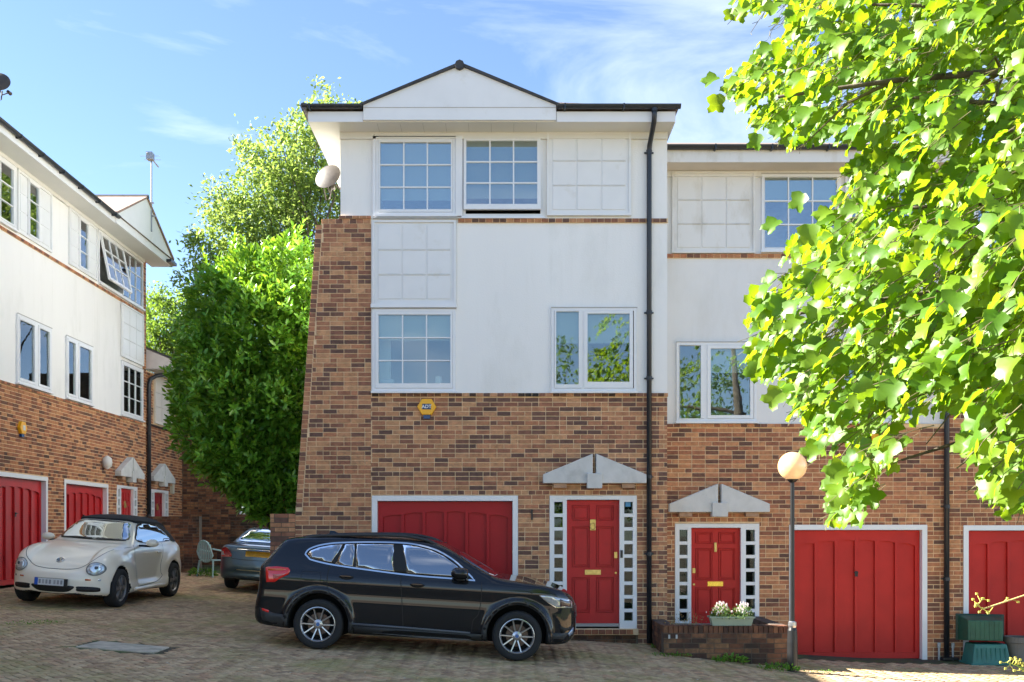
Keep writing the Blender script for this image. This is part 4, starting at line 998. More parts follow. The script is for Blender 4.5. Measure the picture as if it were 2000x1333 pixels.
M_tyre = mat('tyre_rubber', (.018, .018, .019), .85, bump=.3, bscale=60)
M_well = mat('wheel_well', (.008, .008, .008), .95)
M_chrome = mat('chrome', (.75, .76, .78), .12, metal=1)
M_alloy = mat('alloy', (.55, .55, .57), .28, metal=.9)
M_alloyd = mat('alloy_dusty', (.22, .21, .205), .42, metal=.6)
M_clad = mat('grey_cladding', (.028, .029, .031), .55, var=.1, vscale=8)
M_gap = mat('panel_gap', (.004, .004, .004), .6)
class Car:
    def __init__(s, name, label, cat, F, lo, hi, paint, h=.025, wells=()):
        s.root = thing(name, label, cat)
        V, Q = surface_nets(F, lo, hi, h); me = fast_mesh('body', V, Q, paint, smooth=True); me.materials.append(M_well)
        s.bvh = BVHTree.FromPolygons([tuple(v) for v in V], [tuple(int(i) for i in q) for q in Q])
        C = V[Q].mean(1); mi = np.zeros(len(Q), np.int32)
        nrm = np.cross(V[Q[:, 2]] - V[Q[:, 0]], V[Q[:, 3]] - V[Q[:, 1]]); nrm /= np.linalg.norm(nrm, axis=1)[:, None] + 1e-9
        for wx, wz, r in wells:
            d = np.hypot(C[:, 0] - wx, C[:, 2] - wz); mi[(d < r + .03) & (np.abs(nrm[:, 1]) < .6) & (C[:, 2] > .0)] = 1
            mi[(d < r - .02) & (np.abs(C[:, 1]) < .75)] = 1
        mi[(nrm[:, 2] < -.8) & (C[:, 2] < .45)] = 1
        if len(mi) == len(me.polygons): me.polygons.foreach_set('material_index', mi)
        s.body = link('body', me, s.root)
    def hit(s, mode, a, b):
        o, d = {'L': ((a, 3, b), (0, -1, 0)), 'R': ((a, -3, b), (0, 1, 0)), 'F': ((6, a, b), (-1, 0, 0)), 'B': ((-4, a, b), (1, 0, 0)), 'T': ((a, b, 4), (0, 0, -1)),
                'W': ((a + 2.2, b, 0), (0, 0, 0))}[mode]
        p, n, i, _ = s.bvh.ray_cast(Vector(o), Vector(d))
        if p is None: p, n, i, _ = s.bvh.find_nearest(Vector(o) + Vector(d) * 3)
        if n.dot(Vector(d)) > 0: n = -n
        return p, n
    def patch(s, name, poly, mode, m, off=.004, parent=None, sp=.045, back=.012, smooth=True):
        P = [Vector((float(a), float(b))) for a, b in poly]; n = len(P)
        xs = [p.x for p in P]; ys = [p.y for p in P]; pts = list(P)
        pa = np.array([(p.x, p.y) for p in P])
        gx, gy = np.meshgrid(np.arange(min(xs) + sp / 2, max(xs), sp), np.arange(min(ys) + sp / 2, max(ys), sp))
        if gx.size:
            sd = poly_sd(gx, gy, pa); k = sd < -sp * .3; pts += [Vector((float(a), float(b))) for a, b in zip(gx[k], gy[k])]
        r = delaunay_2d_cdt(pts, [(i, (i + 1) % n) for i in range(n)], [], 1, 1e-5)
        v2, ed, fc = r[0], r[1], r[2]; top = []; bot = []
        for q in v2:
            p, nn = s.hit(mode, q.x, q.y)
            ax = {'L': Vector((0, 1, 0)), 'R': Vector((0, -1, 0)), 'F': Vector((1, 0, 0)), 'B': Vector((-1, 0, 0)), 'T': Vector((0, 0, 1))}[mode]
            top.append(p + ax * off / max(.35, nn.dot(ax))); bot.append(p - ax * back)
        cnt = {}
        for f in fc:
            for i in range(len(f)): e = (f[i], f[(i + 1) % len(f)]); cnt[e] = 1
        nb = len(v2); fl = mode in ('R', 'F') ; faces = []
        for f in fc: faces.append(tuple(f) if not fl else tuple(reversed(f)))
        for (a, b) in cnt:
            if (b, a) not in cnt: faces.append((a, b, b + nb, a + nb))
        me = bpy.data.meshes.new(name); me.from_pydata([tuple(v) for v in top + bot], [], faces); me.materials.append(m)
        me.polygons.foreach_set('use_smooth', [i < len(fc) and smooth for i in range(len(faces))])
        me.update(); return link(name, me, parent or s.root)
    def line(s, name, pts, w, mode, m, off=.002, parent=None, closed=False, sp=.06):
        P = [np.array(p, float) for p in pts]; N = len(P); L = []; Rr = []
        for i in range(N):
            a = P[(i - 1) % N] if (closed or i) else P[i]; b = P[(i + 1) % N] if (closed or i < N - 1) else P[i]
            t = b - a; t /= np.linalg.norm(t) + 1e-9; nn = np.array([-t[1], t[0]]) * w / 2; L.append(P[i] + nn); Rr.append(P[i] - nn)
        ax = {'L': Vector((0, 1, 0)), 'R': Vector((0, -1, 0)), 'F': Vector((1, 0, 0)), 'B': Vector((-1, 0, 0)), 'T': Vector((0, 0, 1))}[mode]
        vv = []
        for q in L + Rr:
            p, nn = s.hit(mode, *q); vv.append(p + ax * off / max(.35, nn.dot(ax)))
        ff = [(i, (i + 1) % N, (i + 1) % N + N, i + N) for i in range(N if closed else N - 1)]
        b = MB(); b.add(vv, ff); return b.build(name, m, parent or s.root)
    def place(s, x, y, heading, wb, tw=.75):
        c, sn = math.cos(heading), math.sin(heading)
        def g(lx, ly): wx, wy = x + lx * c - ly * sn, y + lx * sn + ly * c; return Vector((wx, wy, Gf(wx, wy) + .002))
        rl, rr, fl, fr = g(0, tw), g(0, -tw), g(wb, tw), g(wb, -tw)
        X = ((fl + fr) / 2 - (rl + rr) / 2).normalized(); Yv = ((fl + rl) / 2 - (fr + rr) / 2); Z = X.cross(Yv).normalized(); Yv = Z.cross(X)
        M = Matrix((X, Yv, Z)).transposed().to_4x4(); M.translation = (rl + rr) / 2; s.root.matrix_world = M; s.root.location = M.translation; s.root.rotation_euler = M.to_euler()

_wheel = {}
def wheel(parent, x, y, r, rr, w, side, kind, malloy):
    """side +1: outer face towards +y"""
    key = kind
    if key not in _wheel:
        t = MB(); hw = w / 2
        t.lathe([(rr - .01, -hw + .02), (rr + .02, -hw + .005), (r - .03, -hw), (r - .008, -hw + .02), (r, -hw + .05), (r, hw - .05), (r - .008, hw - .02), (r - .03, hw), (rr + .02, hw - .005), (rr + .002, hw - .02), (rr - .02, hw - .05)], 'y', n=40, caps=False)
        tm = t.mesh('tyre', M_tyre, True)
        b = MB(); b.lathe([(rr - .022, hw - .13), (rr - .018, hw - .03), (rr - .004, hw - .012), (rr + .004, hw - .014), (rr + .002, hw - .04)], 'y', n=40, caps=False)
        if kind == 'suv':
            for k in range(10):
                a0 = 2 * math.pi * k / 10 + .16 * (1 if k % 2 else -1)*.6; a1_ = 2 * math.pi * k / 10
                p0 = np.array([.055 * math.cos(a0), .055 * math.sin(a0)]); p1 = np.array([(rr - .012) * math.cos(a1_), (rr - .012) * math.sin(a1_)])
                d = p1 - p0; d /= np.linalg.norm(d); nn = np.array([-d[1], d[0]])
                vv = []
                for p, wd, dp in ((p0, .014, hw - .045), (p1, .011, hw - .02)):
                    for q, zz in ((-wd, dp - .03), (-wd * .6, dp), (wd * .6, dp), (wd, dp - .03)): vv.append((p[0] + nn[0] * q, zz, p[1] + nn[1] * q))
                b.add(vv, [(0, 1, 5, 4), (1, 2, 6, 5), (2, 3, 7, 6), (3, 0, 4, 7)])
        else:
            for k in range(6):
                a = 2 * math.pi * k / 6; p0 = np.array([.05 * math.cos(a), .05 * math.sin(a)]); p1 = np.array([(rr - .01) * math.cos(a), (rr - .01) * math.sin(a)])
                d = (p1 - p0) / np.linalg.norm(p1 - p0); nn = np.array([-d[1], d[0]]); vv = []
                for p, wd, dp in ((p0, .026, hw - .02), (p1, .05, hw - .03)):
                    for q, zz in ((-wd, dp - .03), (-wd * .75, dp), (wd * .75, dp), (wd, dp - .03)): vv.append((p[0] + nn[0] * q, zz, p[1] + nn[1] * q))
                b.add(vv, [(0, 1, 5, 4), (1, 2, 6, 5), (2, 3, 7, 6), (3, 0, 4, 7)])
        b.lathe([(.001, hw - .028), (.03, hw - .028), (.062, hw - .04), (.066, hw - .08)], 'y', n=24, caps=False)
        rm = b.mesh('rim', malloy, True)
        rm.polygons.foreach_set('use_smooth', [False] * len(rm.polygons))
        d = MB(); d.lathe([(.001, hw - .10), (.15, hw - .10), (.15, hw - .12)], 'y', n=28, caps=False); dm = d.mesh('brake_disc', mat('brake_disc', (.16, .11, .085), .5, metal=.6))
        bk = MB(); bk.lathe([(.001, hw - .16), (rr, hw - .16)], 'y', n=28, caps=False); bm = bk.mesh('rim_back', M_well)
        cp = MB(); cp.lathe([(.001, hw - .024), (.024, hw - .025), (.027, hw - .03)], 'y', n=20, caps=False); cm = cp.mesh('centre_cap', mat('cap_blue' if kind == 'suv' else 'cap_grey', (.05, .14, .38) if kind == 'suv' else (.3, .3, .3), .3))
        _wheel[key] = (tm, rm, dm, bm, cm)
    W = link('wheel', _wheel[key][0], parent, (x, y, r), (0, 0, 0 if side > 0 else math.pi))
    for nm, me in zip(('rim', 'brake_disc', 'rim_back', 'centre_cap'), _wheel[key][1:]): link(nm, me, W)
    return W

# ---------- the black compact SUV (x forward, y left, right side faces the camera)
th = math.atan2(24, 390)
def sv(px, py, r=.335):
    dx, dy = px - 617, py - 1219
    return ((dx * math.cos(th) + dy * math.sin(th)) / 146.0, r + (dx * math.sin(th) - dy * math.cos(th)) / 146.0)
def suv():
    out = [(556, 1058), (575, 1052), (610, 1049), (660, 1047.5), (720, 1048), (775, 1050), (820, 1056), (855, 1067), (885, 1083), (915, 1103), (945, 1121), (968, 1132),
           (1000, 1138), (1040, 1144), (1075, 1152), (1100, 1162), (1114, 1176), (1119, 1192), (1121, 1210), (1120, 1228), (1116, 1246), (1100, 1258), (1068, 1263),
           (1000, 1262), (945, 1258), (800, 1251), (675, 1243), (600, 1236), (545, 1226), (512, 1217), (502, 1206), (501, 1190), (506, 1172), (513, 1150), (515, 1130), (517, 1110), (528, 1096), (541, 1078)]
    side = [sv(*p) for p in out]
    side = [(x * 1.15 if x < 0 else (2.675 + (x - 2.675) * 1.06 if x > 2.675 else x), z) for x, z in side]
    side = smooth_curve(side, 3, True)
    cs = [(.30, .16), (.60, .18), (.80, .24), (.865, .34), (.885, .50), (.892, .66), (.885, .78), (.902, .90), (.885, .99), (.855, 1.05), (.80, 1.20), (.72, 1.38), (.655, 1.50), (.56, 1.565), (.35, 1.60), (0, 1.62)]
    cs = smooth_curve(cs, 3); cs = cs + [(-y, z) for y, z in reversed(cs)]
    pl = [(-.95, 0), (-.94, .45), (-.89, .70), (-.77, .85), (-.35, .90), (.3, .915), (1.5, .92), (2.6, .915), (3.0, .88), (3.25, .80), (3.41, .66), (3.50, .45), (3.53, 0)]
    pl = smooth_curve(pl, 4); pl = pl + [(x, -y) for x, y in reversed(pl)]
    RW = .405
    def F(x, y, z):
        x2, z2_ = np.broadcast_arrays(x[:, 0, :], z[0]); S = poly_sd(x2, z2_, side)[:, None, :]
        y2, z3 = np.broadcast_arrays(y[0], z[0]); C = poly_sd(y2, z3, cs)[None]
        x3, y3 = np.broadcast_arrays(x[:, :, 0], y[0, :, 0][None]); T = poly_sd(x3, y3, pl)[:, :, None]
        f = smax(smax(C, S - .016, .09), T - .022, .10)
        for wx in (0, 2.675):
            rr = np.hypot(x - wx, z - .345)
            ringd = np.maximum(np.maximum(np.abs(rr - .43) - .055, np.abs(np.abs(y) - .86) - .055), .27 - z)
            f = np.where((z > .16), smin(f, ringd + .012, .05), f)
            f = smax(f, -np.maximum(rr - RW, .56 - np.abs(y)), .012)
        return f
    paint = mat('black_paint', (.005, .006, .009), .5, coat=1.0, spec=.1)
    c = Car('parked_suv', 'shiny black compact SUV parked side on before the garage, facing right', 'car', F, (-1.05, -1.0, .05), (3.66, 1.0, 1.68), paint, .022, [(0, .345, RW), (2.675, .345, RW)])
    gl = glass_mat('suv_glass', .33, dark=(.012, .014, .016))
    dlo = [(590, 1082), (596, 1073), (614, 1065.5), (640, 1061), (668, 1059.5), (715, 1058.8), (770, 1060), (805, 1063.5), (840, 1072), (866, 1084), (892, 1102), (925, 1134),
           (880, 1130), (800, 1123.5), (720, 1113.5), (650, 1103.5), (618, 1097), (600, 1092)]
    D = smooth_curve([sv(*p) for p in dlo[:12]], 4) + smooth_curve([sv(*p) for p in dlo[12:]], 4)
    cx_, cz_ = np.mean([p[0] for p in D]), np.mean([p[1] for p in D])
    for mode, sgn in (('R', -1), ('L', 1)):
        c.patch('window_surround', D, mode, M_gap, .003, sp=.06)
        def sub(pts): return [sv(*p) for p in pts]
        wins = [('quarter_window', [(595, 1082), (600, 1075.5), (616, 1069), (640, 1064.6), (662, 1063.5), (643, 1099), (618, 1093.5), (602, 1089)]),
                ('rear_window_vent', [(668, 1063.2), (686, 1062.8), (686, 1107), (650, 1101)]), ('rear_window', [(690, 1062.6), (763, 1063.6), (767, 1117), (690, 1107.5)]),
                ('front_window', [(781, 1064.5), (808, 1067.5), (838, 1075.5), (862, 1086.5), (889, 1106), (908, 1126), (880, 1126.5), (791, 1119)])]
        for nm, p in wins: c.patch(nm, sub(p), mode, gl, .007, sp=.05)
        c.line('chrome_trim', D, .020, mode, M_chrome, .008, closed=True)
        for g in ([(640, 1104), (636, 1125), (637, 1150), (650, 1175), (672, 1195), (680, 1215), (682, 1240)], [(779, 1121), (781, 1160), (783, 1200), (784, 1250)], [(938, 1137), (937, 1170), (931, 1200), (920, 1215), (917, 1256)], [(560, 1107), (600, 1112), (640, 1117), (782, 1137), (938, 1158)][:0] or [(0, 0)]):
            if len(g) > 2: c.line('panel_gap', smooth_curve([sv(*p) for p in g], 5), .011, mode, M_gap, .0015)
        c.line('fuel_flap_edge', smooth_curve([sv(*p) for p in [(586, 1117), (584, 1135), (590, 1138), (618, 1139), (622, 1134), (623, 1121), (619, 1117), (592, 1115)]], 3, True), .005, mode, M_gap, .0015, closed=True)
        # dark cladding: arches, sill
        for wx in (0, 2.675):
            a = np.linspace(R(-22), R(202), 30); ring_ = [(wx + .478 * math.cos(t), .345 + .478 * math.sin(t)) for t in a] + [(wx + .412 * math.cos(t), .345 + .412 * math.sin(t)) for t in reversed(a)]
            c.patch('wheel_arch_cladding', ring_, mode, M_clad, .004, sp=.08)
        c.patch('sill_cladding', sub([(682, 1221), (784, 1229), (900, 1237), (945, 1240), (947, 1256), (800, 1250), (680, 1242)]), mode, M_clad, .006, sp=.1)
        c.patch('sill_painted_highlight', sub([(705, 1243), (725, 1237), (800, 1243), (910, 1250), (925, 1255), (800, 1249)]), mode, mat('sill_highlight_grey', (.16, .17, .19), .35), .012, sp=.1)  # pale highlight low on the sill, put on as a grey strip
        c.patch('sill_highlight_line', sub([(684, 1216), (784, 1224), (915, 1235), (915, 1238.5), (784, 1228), (684, 1220)]), mode, mat('highlight_line_grey', (.10, .11, .13), .3), .010, sp=.1)  # chrome-grey highlight of the sill line, painted as a thin strip
        for hx, hy in ((673, 1125), (812, 1141)):
            p = sv(hx, hy); pt, nn = c.hit(mode, *p)
            b = MB(); n = [( -.105, 0), (-.05, .016), (.05, .016), (.105, 0), (.05, -.012), (-.05, -.012)]
            b.prism([(pt.x + q[0], pt.z + q[1]) for q in n], pt.y + sgn * .012 - .006, pt.y + sgn * .04); 
            b.build('door_handle', paint, c.root, bevel=.006)
            c.patch('handle_recess', smooth_curve([(p[0] - .10, p[1] - .01), (p[0] - .04, p[1] - .042), (p[0] + .04, p[1] - .042), (p[0] + .10, p[1] - .01), (p[0], p[1] + .02)], 4, True), mode, M_gap, .002, sp=.05)
        # lamps
        red = mat('tail_red', (.42, .006, .006), .15, coat=1, emit=((1, .03, .02), .02))
        tl = c.patch('tail_light', sub([(514, 1107), (535, 1105.5), (559, 1108), (563, 1114), (560, 1121), (543, 1129), (533, 1136), (516, 1136)]), mode, red, .012, sp=.04)
        c.patch('amber_lens', sub([(518, 1110), (545, 1109.5), (556, 1111.5), (545, 1113.5), (520, 1113.5)]), mode, mat('amber', (.6, .13, .02), .2, coat=1), .015, parent=tl, sp=.04)
        c.patch('clear_lens', sub([(530, 1121), (556, 1119), (540, 1127), (531, 1130)]), mode, mat('lens_pink', (.50, .12, .12), .2, coat=1), .015, parent=tl, sp=.04)
        c.patch('rear_reflector', sub([(506, 1187), (521, 1191.5), (520, 1196), (508, 1192)]), mode, red, .006, sp=.04)
        hl = c.patch('headlight', sub([(1050, 1163), (1068, 1164), (1090, 1168.5), (1110, 1172), (1117, 1178), (1117, 1190), (1098, 1189), (1082, 1188), (1067, 1178)]), mode, mat('headlight_lens', (.55, .57, .58), .08, coat=1, metal=.55), .010, sp=.03)
        c.patch('indicator', sub([(1091, 1171), (1114, 1176), (1114, 1188), (1092, 1186)]), mode, mat('headlamp_dark', (.10, .06, .055), .1, coat=1), .014, parent=hl, sp=.03)
        c.line('headlight_trim', [sv(*p) for p in [(1052, 1164), (1068, 1178), (1083, 1187), (1098, 1188)]], .008, mode, M_chrome, .014)
        # mirror
        mp = sv(893, 1119); pt, nn = c.hit(mode, mp[0], mp[1] - .02)
        b = MB(); b.lathe([(.02, -.135), (.07, -.12), (.095, -.06), (.10, 0), (.095, .07), (.075, .12), (.03, .135)], 'x', (0, 0, 0), 18)
        mo = b.build('door_mirror', paint, c.root, smooth=True, loc=(mp[0] + .02, sgn * 1.0, mp[1] + .0)); mo.scale = (.85, 1.15, .82)
        MB().box(mp[0] - .02, mp[0] + .09, min(sgn * .80, sgn * .95), max(sgn * .80, sgn * .95), mp[1] - .10, mp[1] - .05).build('mirror_stem', M_clad, c.root, bevel=.015)
        # roof rail
        rl = [sv(*p) for p in [(585, 1052), (600, 1047.5), (650, 1045.5), (720, 1045), (780, 1047), (825, 1055), (848, 1065)]]
        rl = smooth_curve(rl, 4); MB().tube([(x, sgn * (.60 - .0), z - .0) for x, z in rl], .022, 8).build('roof_rail', M_clad, c.root, smooth=True)
        for k in (0, 11): wx = (0, 2.675)[0 if k == 0 else 1]; wheel(c.root, wx, sgn * .80, .335, .232, .225, sgn, 'suv', M_alloy)
    # lower bumpers
    def subm(p): return [sv(*q) for q in p]
    for mode in ('R', 'L'):
        c.patch('rear_bumper_cladding', subm([(502, 1186), (530, 1197), (558, 1201), (556, 1228), (530, 1222), (506, 1210)]), mode, M_clad, .005, sp=.06)
        c.patch('front_bumper_cladding', subm([(1070, 1236), (1092, 1238), (1118, 1230), (1119, 1243), (1098, 1257), (1072, 1260)]), mode, M_clad, .005, sp=.06)
        c.patch('fog_lamp_recess', subm([(1090, 1222), (1119, 1222), (1116, 1238), (1094, 1240)]), mode, M_gap, .004, sp=.05)
        c.patch('silver_chin', subm([(1108, 1240), (1120, 1228), (1119, 1240), (1110, 1247)]), mode, mat('chin_blue_silver', (.30, .38, .52), .25, metal=.5), .010, sp=.03)
    c.patch('windscreen', [(1.85, -.56), (2.25, -.66), (2.33, -.5), (2.36, 0), (2.33, .5), (2.25, .66), (1.85, .56), (1.80, 0)], 'T', gl, .008, sp=.07)
    c.patch('rear_window', [(-.55, 1.05), (.55, 1.05), (.48, 1.38), (-.48, 1.38)], 'B', gl, .008, sp=.08)
    for s in (-1, 1): c.patch('kidney_grille', [(s * .02, .58), (s * .30, .60), (s * .33, .76), (s * .02, .78)], 'F', mat('grille_chrome', (.3, .3, .3), .3, metal=.8), .012, sp=.06)
    c.patch('number_plate', [(-.26, .36), (.26, .36), (.26, .47), (-.26, .47)], 'F', mat('plate_white', (.75, .75, .72), .5), .015, sp=.1)
    a0, b0 = sv(556, 1056), sv(600, 1048)
    sp_ = MB(); sp_.add([(a0[0] - .02, -.56, a0[1] - .02), (b0[0], -.60, b0[1]), (b0[0], .60, b0[1]), (a0[0] - .02, .56, a0[1] - .02), (a0[0] - .02, -.56, a0[1] + .02), (b0[0], -.60, b0[1] + .03), (b0[0], .60, b0[1] + .03), (a0[0] - .02, .56, a0[1] + .02)],
                         [(3, 2, 1, 0), (4, 5, 6, 7), (0, 1, 5, 4), (1, 2, 6, 5), (2, 3, 7, 6), (3, 0, 4, 7)]); sp_.build('roof_spoiler', paint, c.root, bevel=.008)
    f = sv(632, 1047); MB().add([(f[0] - .10, -.02, f[1] - .01), (f[0] + .12, -.02, f[1] - .01), (f[0] + .12, .02, f[1] - .01), (f[0] - .10, .02, f[1] - .01), (f[0] - .09, 0, f[1] + .065), (f[0] - .03, 0, f[1] + .065)],
                                [(0, 1, 5, 4), (2, 3, 4, 5), (1, 2, 5), (3, 0, 4), (0, 3, 2, 1)]).build('roof_aerial_fin', paint, c.root)
    c.place(-2.52, 13.56 + .92, 0.0, 2.675)
suv()

# ---------- cream soft-top
def beetle():
    up = smooth_curve([(3.12, .50), (3.10, .66), (3.0, .76), (2.8, .86), (2.5, .955), (2.15, 1.02), (1.86, 1.06), (1.62, 1.22), (1.36, 1.40), (1.15, 1.465), (.80, 1.50), (.40, 1.49), (.05, 1.40), (-.22, 1.24), (-.40, 1.08), (-.55, .98), (-.70, .80), (-.76, .60), (-.72, .35), (0, .2), (1.5, .2), (3.0, .3)], 4, True)
    ucs = smooth_curve([(.5, .15), (.70, .25), (.745, .5), (.745, .75), (.73, .92), (.69, 1.02), (.62, 1.18), (.54, 1.33), (.44, 1.44), (.25, 1.49), (0, 1.51)], 4); ucs = ucs + [(-y, z) for y, z in reversed(ucs)]
    lowp = smooth_curve([(3.22, .24), (3.27, .34), (3.275, .48), (3.22, .58), (3.08, .645), (2.8, .66), (1.2, .50), (-.4, .64), (-.74, .60), (-.80, .45), (-.76, .28), (-.4, .2), (1.2, .2), (2.9, .2)], 4, True)
    low_s = [(-.70, .30), (.2, .20), (2.2, .20), (2.9, .20), (3.22, .23), (3.27, .34), (3.275, .48), (3.22, .58), (3.06, .65), (2.6, .68), (2.2, .40), (.5, .40), (0, .66), (-.5, .68), (-.78, .58), (-.80, .42)]
    plan = smooth_curve([(-.82, 0), (-.80, .35), (-.70, .62), (-.45, .78), (0, .85), (.5, .85), (.9, .80), (1.6, .80), (2.1, .85), (2.5, .86), (2.80, .82), (3.02, .70), (3.18, .48), (3.26, .25), (3.28, 0)], 4); plan = plan + [(x, -y) for x, y in reversed(plan)]
    RW = .362
    def F(x, y, z):
        x2, z2_ = np.broadcast_arrays(x[:, 0, :], z[0]); y2, z3 = np.broadcast_arrays(y[0], z[0]); x3, y3 = np.broadcast_arrays(x[:, :, 0], y[0, :, 0][None])
        T = poly_sd(x3, y3, plan)[:, :, None]
        A = smax(smax(poly_sd(x2, z2_, up)[:, None, :], poly_sd(y2, z3, ucs)[None], .12), T + .0, .10)
        B = smax(poly_sd(x2, z2_, low_s)[:, None, :], T, .13)
        f = smin(A, B, .04)
        for wx, sx, sz, zc in ((2.44, .80, .62, .36), (.0, .72, .60, .37)):
            fe = (np.sqrt(((x - wx) / sx) ** 2 + ((z - zc) / sz) ** 2) - 1) * .55
            fe = smax(fe, np.abs(y) - .845 + .04 * np.clip((z - .3) / .5, 0, 1.2) ** 2, .20); fe = smax(fe, .5 - np.abs(y), .05); fe = smax(fe, .22 - z, .05); fe = smax(fe, T, .12)
            f = smin(f, fe, .05)
        # dished hood line between fender and bonnet
        for wx in (0, 2.51):
            rr = np.hypot(x - wx, z - .33); f = smax(f, -np.maximum(rr - RW, .55 - np.abs(y)), .02)
        return f
    paint = mat('cream_paint', (.88, .80, .66), .3, coat=.8)
    c = Car('parked_convertible', 'cream rounded convertible with a black fabric roof, parked facing the camera', 'car', F, (-.95, -.98, .08), (3.4, .98, 1.6), paint, .022, [(0, .33, RW), (2.51, .33, RW)])
    g = glass_mat('car_glass', .07, dark=(.045, .05, .04), gc=(.50, .55, .60)); fab = mat('fabric_roof', (.016, .017, .020), .85, bump=.3, bscale=200)
    # soft top: side views plus top patch
    rf = [(1.30, -.42), (1.33, 0), (1.30, .42), (1.16, .50), (.6, .53), (0, .53), (-.35, .50), (-.46, .38), (-.48, 0), (-.46, -.38), (-.35, -.50), (0, -.53), (.6, -.53), (1.16, -.50)]
    c.patch('fabric_roof', smooth_curve(rf, 3, True), 'T', fab, .035, sp=.06, back=.03)
    ws = smooth_curve([(-.60, 1.10), (-.50, 1.28), (-.42, 1.385), (0, 1.405), (.42, 1.385), (.50, 1.28), (.60, 1.10), (.3, 1.075), (0, 1.07), (-.3, 1.075)], 3, True)
    c.patch('windscreen', ws, 'F', g, .008, sp=.05)
    for s in (-.3, .3): c.line('wiper', [(s - .25, 1.085), (s, 1.10), (s + .28, 1.095)], .022, 'F', M_gap, .016)
    for mode, sgn in (('L', 1), ('R', -1)):
        c.patch('side_window', smooth_curve([(1.60, 1.10), (1.45, 1.24), (1.28, 1.345), (1.05, 1.375), (.6, 1.37), (.2, 1.28), (.0, 1.16), (-.08, 1.07), (.4, 1.045), (1.2, 1.04)], 3, True), mode, g, .008, sp=.05)
        c.patch('roof_side', smooth_curve([(1.20, 1.37), (.9, 1.46), (.4, 1.46), (0, 1.38), (-.25, 1.22), (-.42, 1.06), (-.10, 1.05), (.0, 1.18), (.22, 1.30), (.6, 1.39), (1.05, 1.395)], 3, True), mode, fab, .011, sp=.05)
        c.line('panel_gap', smooth_curve([(1.78, 1.02), (1.80, .8), (1.76, .5), (1.72, .27)], 5), .009, mode, M_gap, .002)
        c.line('panel_gap', smooth_curve([(.42, 1.03), (.46, .85), (.60, .65), (.62, .50), (.60, .42), (.9, .33), (1.72, .30)], 5), .009, mode, M_gap, .002)
        p, n = c.hit(mode, .72, .86); MB().box(.62, .80, min(p.y + sgn * .012, p.y + sgn * .04), max(p.y + sgn * .012, p.y + sgn * .04), .85, .885).build('door_handle', paint, c.root, bevel=.01)
        MB().box(.50, 1.95, min(sgn * .78, sgn * .86), max(sgn * .78, sgn * .86), .24, .30).build('side_skirt', paint, c.root, bevel=.025)
        m_ = MB().lathe([(.02, -.11), (.06, -.09), (.085, 0), (.07, .08), (.02, .10)], 'x', n=16).build('door_mirror', paint, c.root, smooth=True, loc=(1.52, sgn * .93, 1.06)); m_.scale = (.8, 1.35, .8)
        MB().box(1.46, 1.56, min(sgn * .70, sgn * .90), max(sgn * .70, sgn * .90), .985, 1.02).build('mirror_arm', M_gap, c.root, bevel=.01)
        # headlights, indicators
        hc = (sgn * .615, .655); ov = [(hc[0] + .125 * math.cos(t) + .0 * math.sin(t), hc[1] + .098 * math.sin(t)) for t in np.linspace(0, 2 * math.pi, 25)[:-1]]
        hl = c.patch('headlight', ov, 'F', mat('beetle_lens', (.42, .47, .50), .08, coat=1, metal=.35), .014, sp=.03)
        c.patch('reflector_bowl', [(hc[0] + .085 * math.cos(t), hc[1] + .068 * math.sin(t)) for t in np.linspace(0, 2 * math.pi, 17)[:-1]], 'F', mat('lamp_bright', (.72, .78, .82), .15, metal=.6), .019, parent=hl, sp=.03)
        c.patch('bulb_shade', [(hc[0] + sgn * .02 + .026 * math.cos(t), hc[1] + .02 + .026 * math.sin(t)) for t in np.linspace(0, 2 * math.pi, 13)[:-1]], 'F', mat('bulb_dark', (.06, .07, .08), .2), .024, parent=hl, sp=.03)
        ring_ = [(hc[0] + .130 * math.cos(t), hc[1] + .103 * math.sin(t)) for t in np.linspace(0, 2 * math.pi, 33)[:-1]]
        c.line('lamp_seal', ring_, .012, 'F', mat('lamp_seal', (.12, .13, .13), .4), .012, parent=hl, closed=True)
        ind = c.patch('indicator', [(sgn * .50, .462), (sgn * .70, .462), (sgn * .70, .492), (sgn * .50, .492)][::sgn], 'F', mat('lamp_bright', (.72, .78, .82), .15), .008, sp=.04)
        c.patch('amber_lens', [(sgn * .50, .465), (sgn * .575, .465), (sgn * .575, .489), (sgn * .50, .489)][::sgn], 'F', mat('amber', (.8, .25, .04), .2), .011, parent=ind, sp=.04)
        c.patch('side_intake', smooth_curve([(sgn * .40, .285), (sgn * .66, .285), (sgn * .70, .32), (sgn * .66, .36), (sgn * .40, .365), (sgn * .38, .33)][::sgn], 4, True), 'F', M_gap, .005, sp=.05)
        for wx in (0, 2.51): wheel(c.root, wx, sgn * .735, .322, .215, .21, sgn, 'beetle', M_alloyd)
    c.patch('lower_grille', smooth_curve([(-.33, .365), (0, .365), (.33, .365), (.30, .30), (.2, .262), (0, .255), (-.2, .262), (-.30, .30)], 4, True), 'F', mat('mesh_black', (.012, .012, .012), .6), .006, sp=.05)
    # bonnet shut line: a deep U from the screen to the nose
    U = smooth_curve([(-.70, .985), (-.64, .90), (-.54, .78), (-.38, .66), (-.2, .625), (0, .62), (.2, .625), (.38, .66), (.54, .78), (.64, .90), (.70, .985)], 5)
    c.line('bonnet_shut_line', U, .009, 'F', mat('shut_line', (.10, .09, .07), .6), .0025)
    # round badge with V over W
    p, n = c.hit('F', 0, .755); e = link('badge', MB().lathe([(.001, .0), (.060, .0), (.064, -.006)], 'x', n=28).mesh('badge', mat('badge_blue_grey', (.06, .08, .11), .3)), c.root, p + n * .006)
    e.rotation_euler = (0, -math.atan2(n.z, n.x), 0)
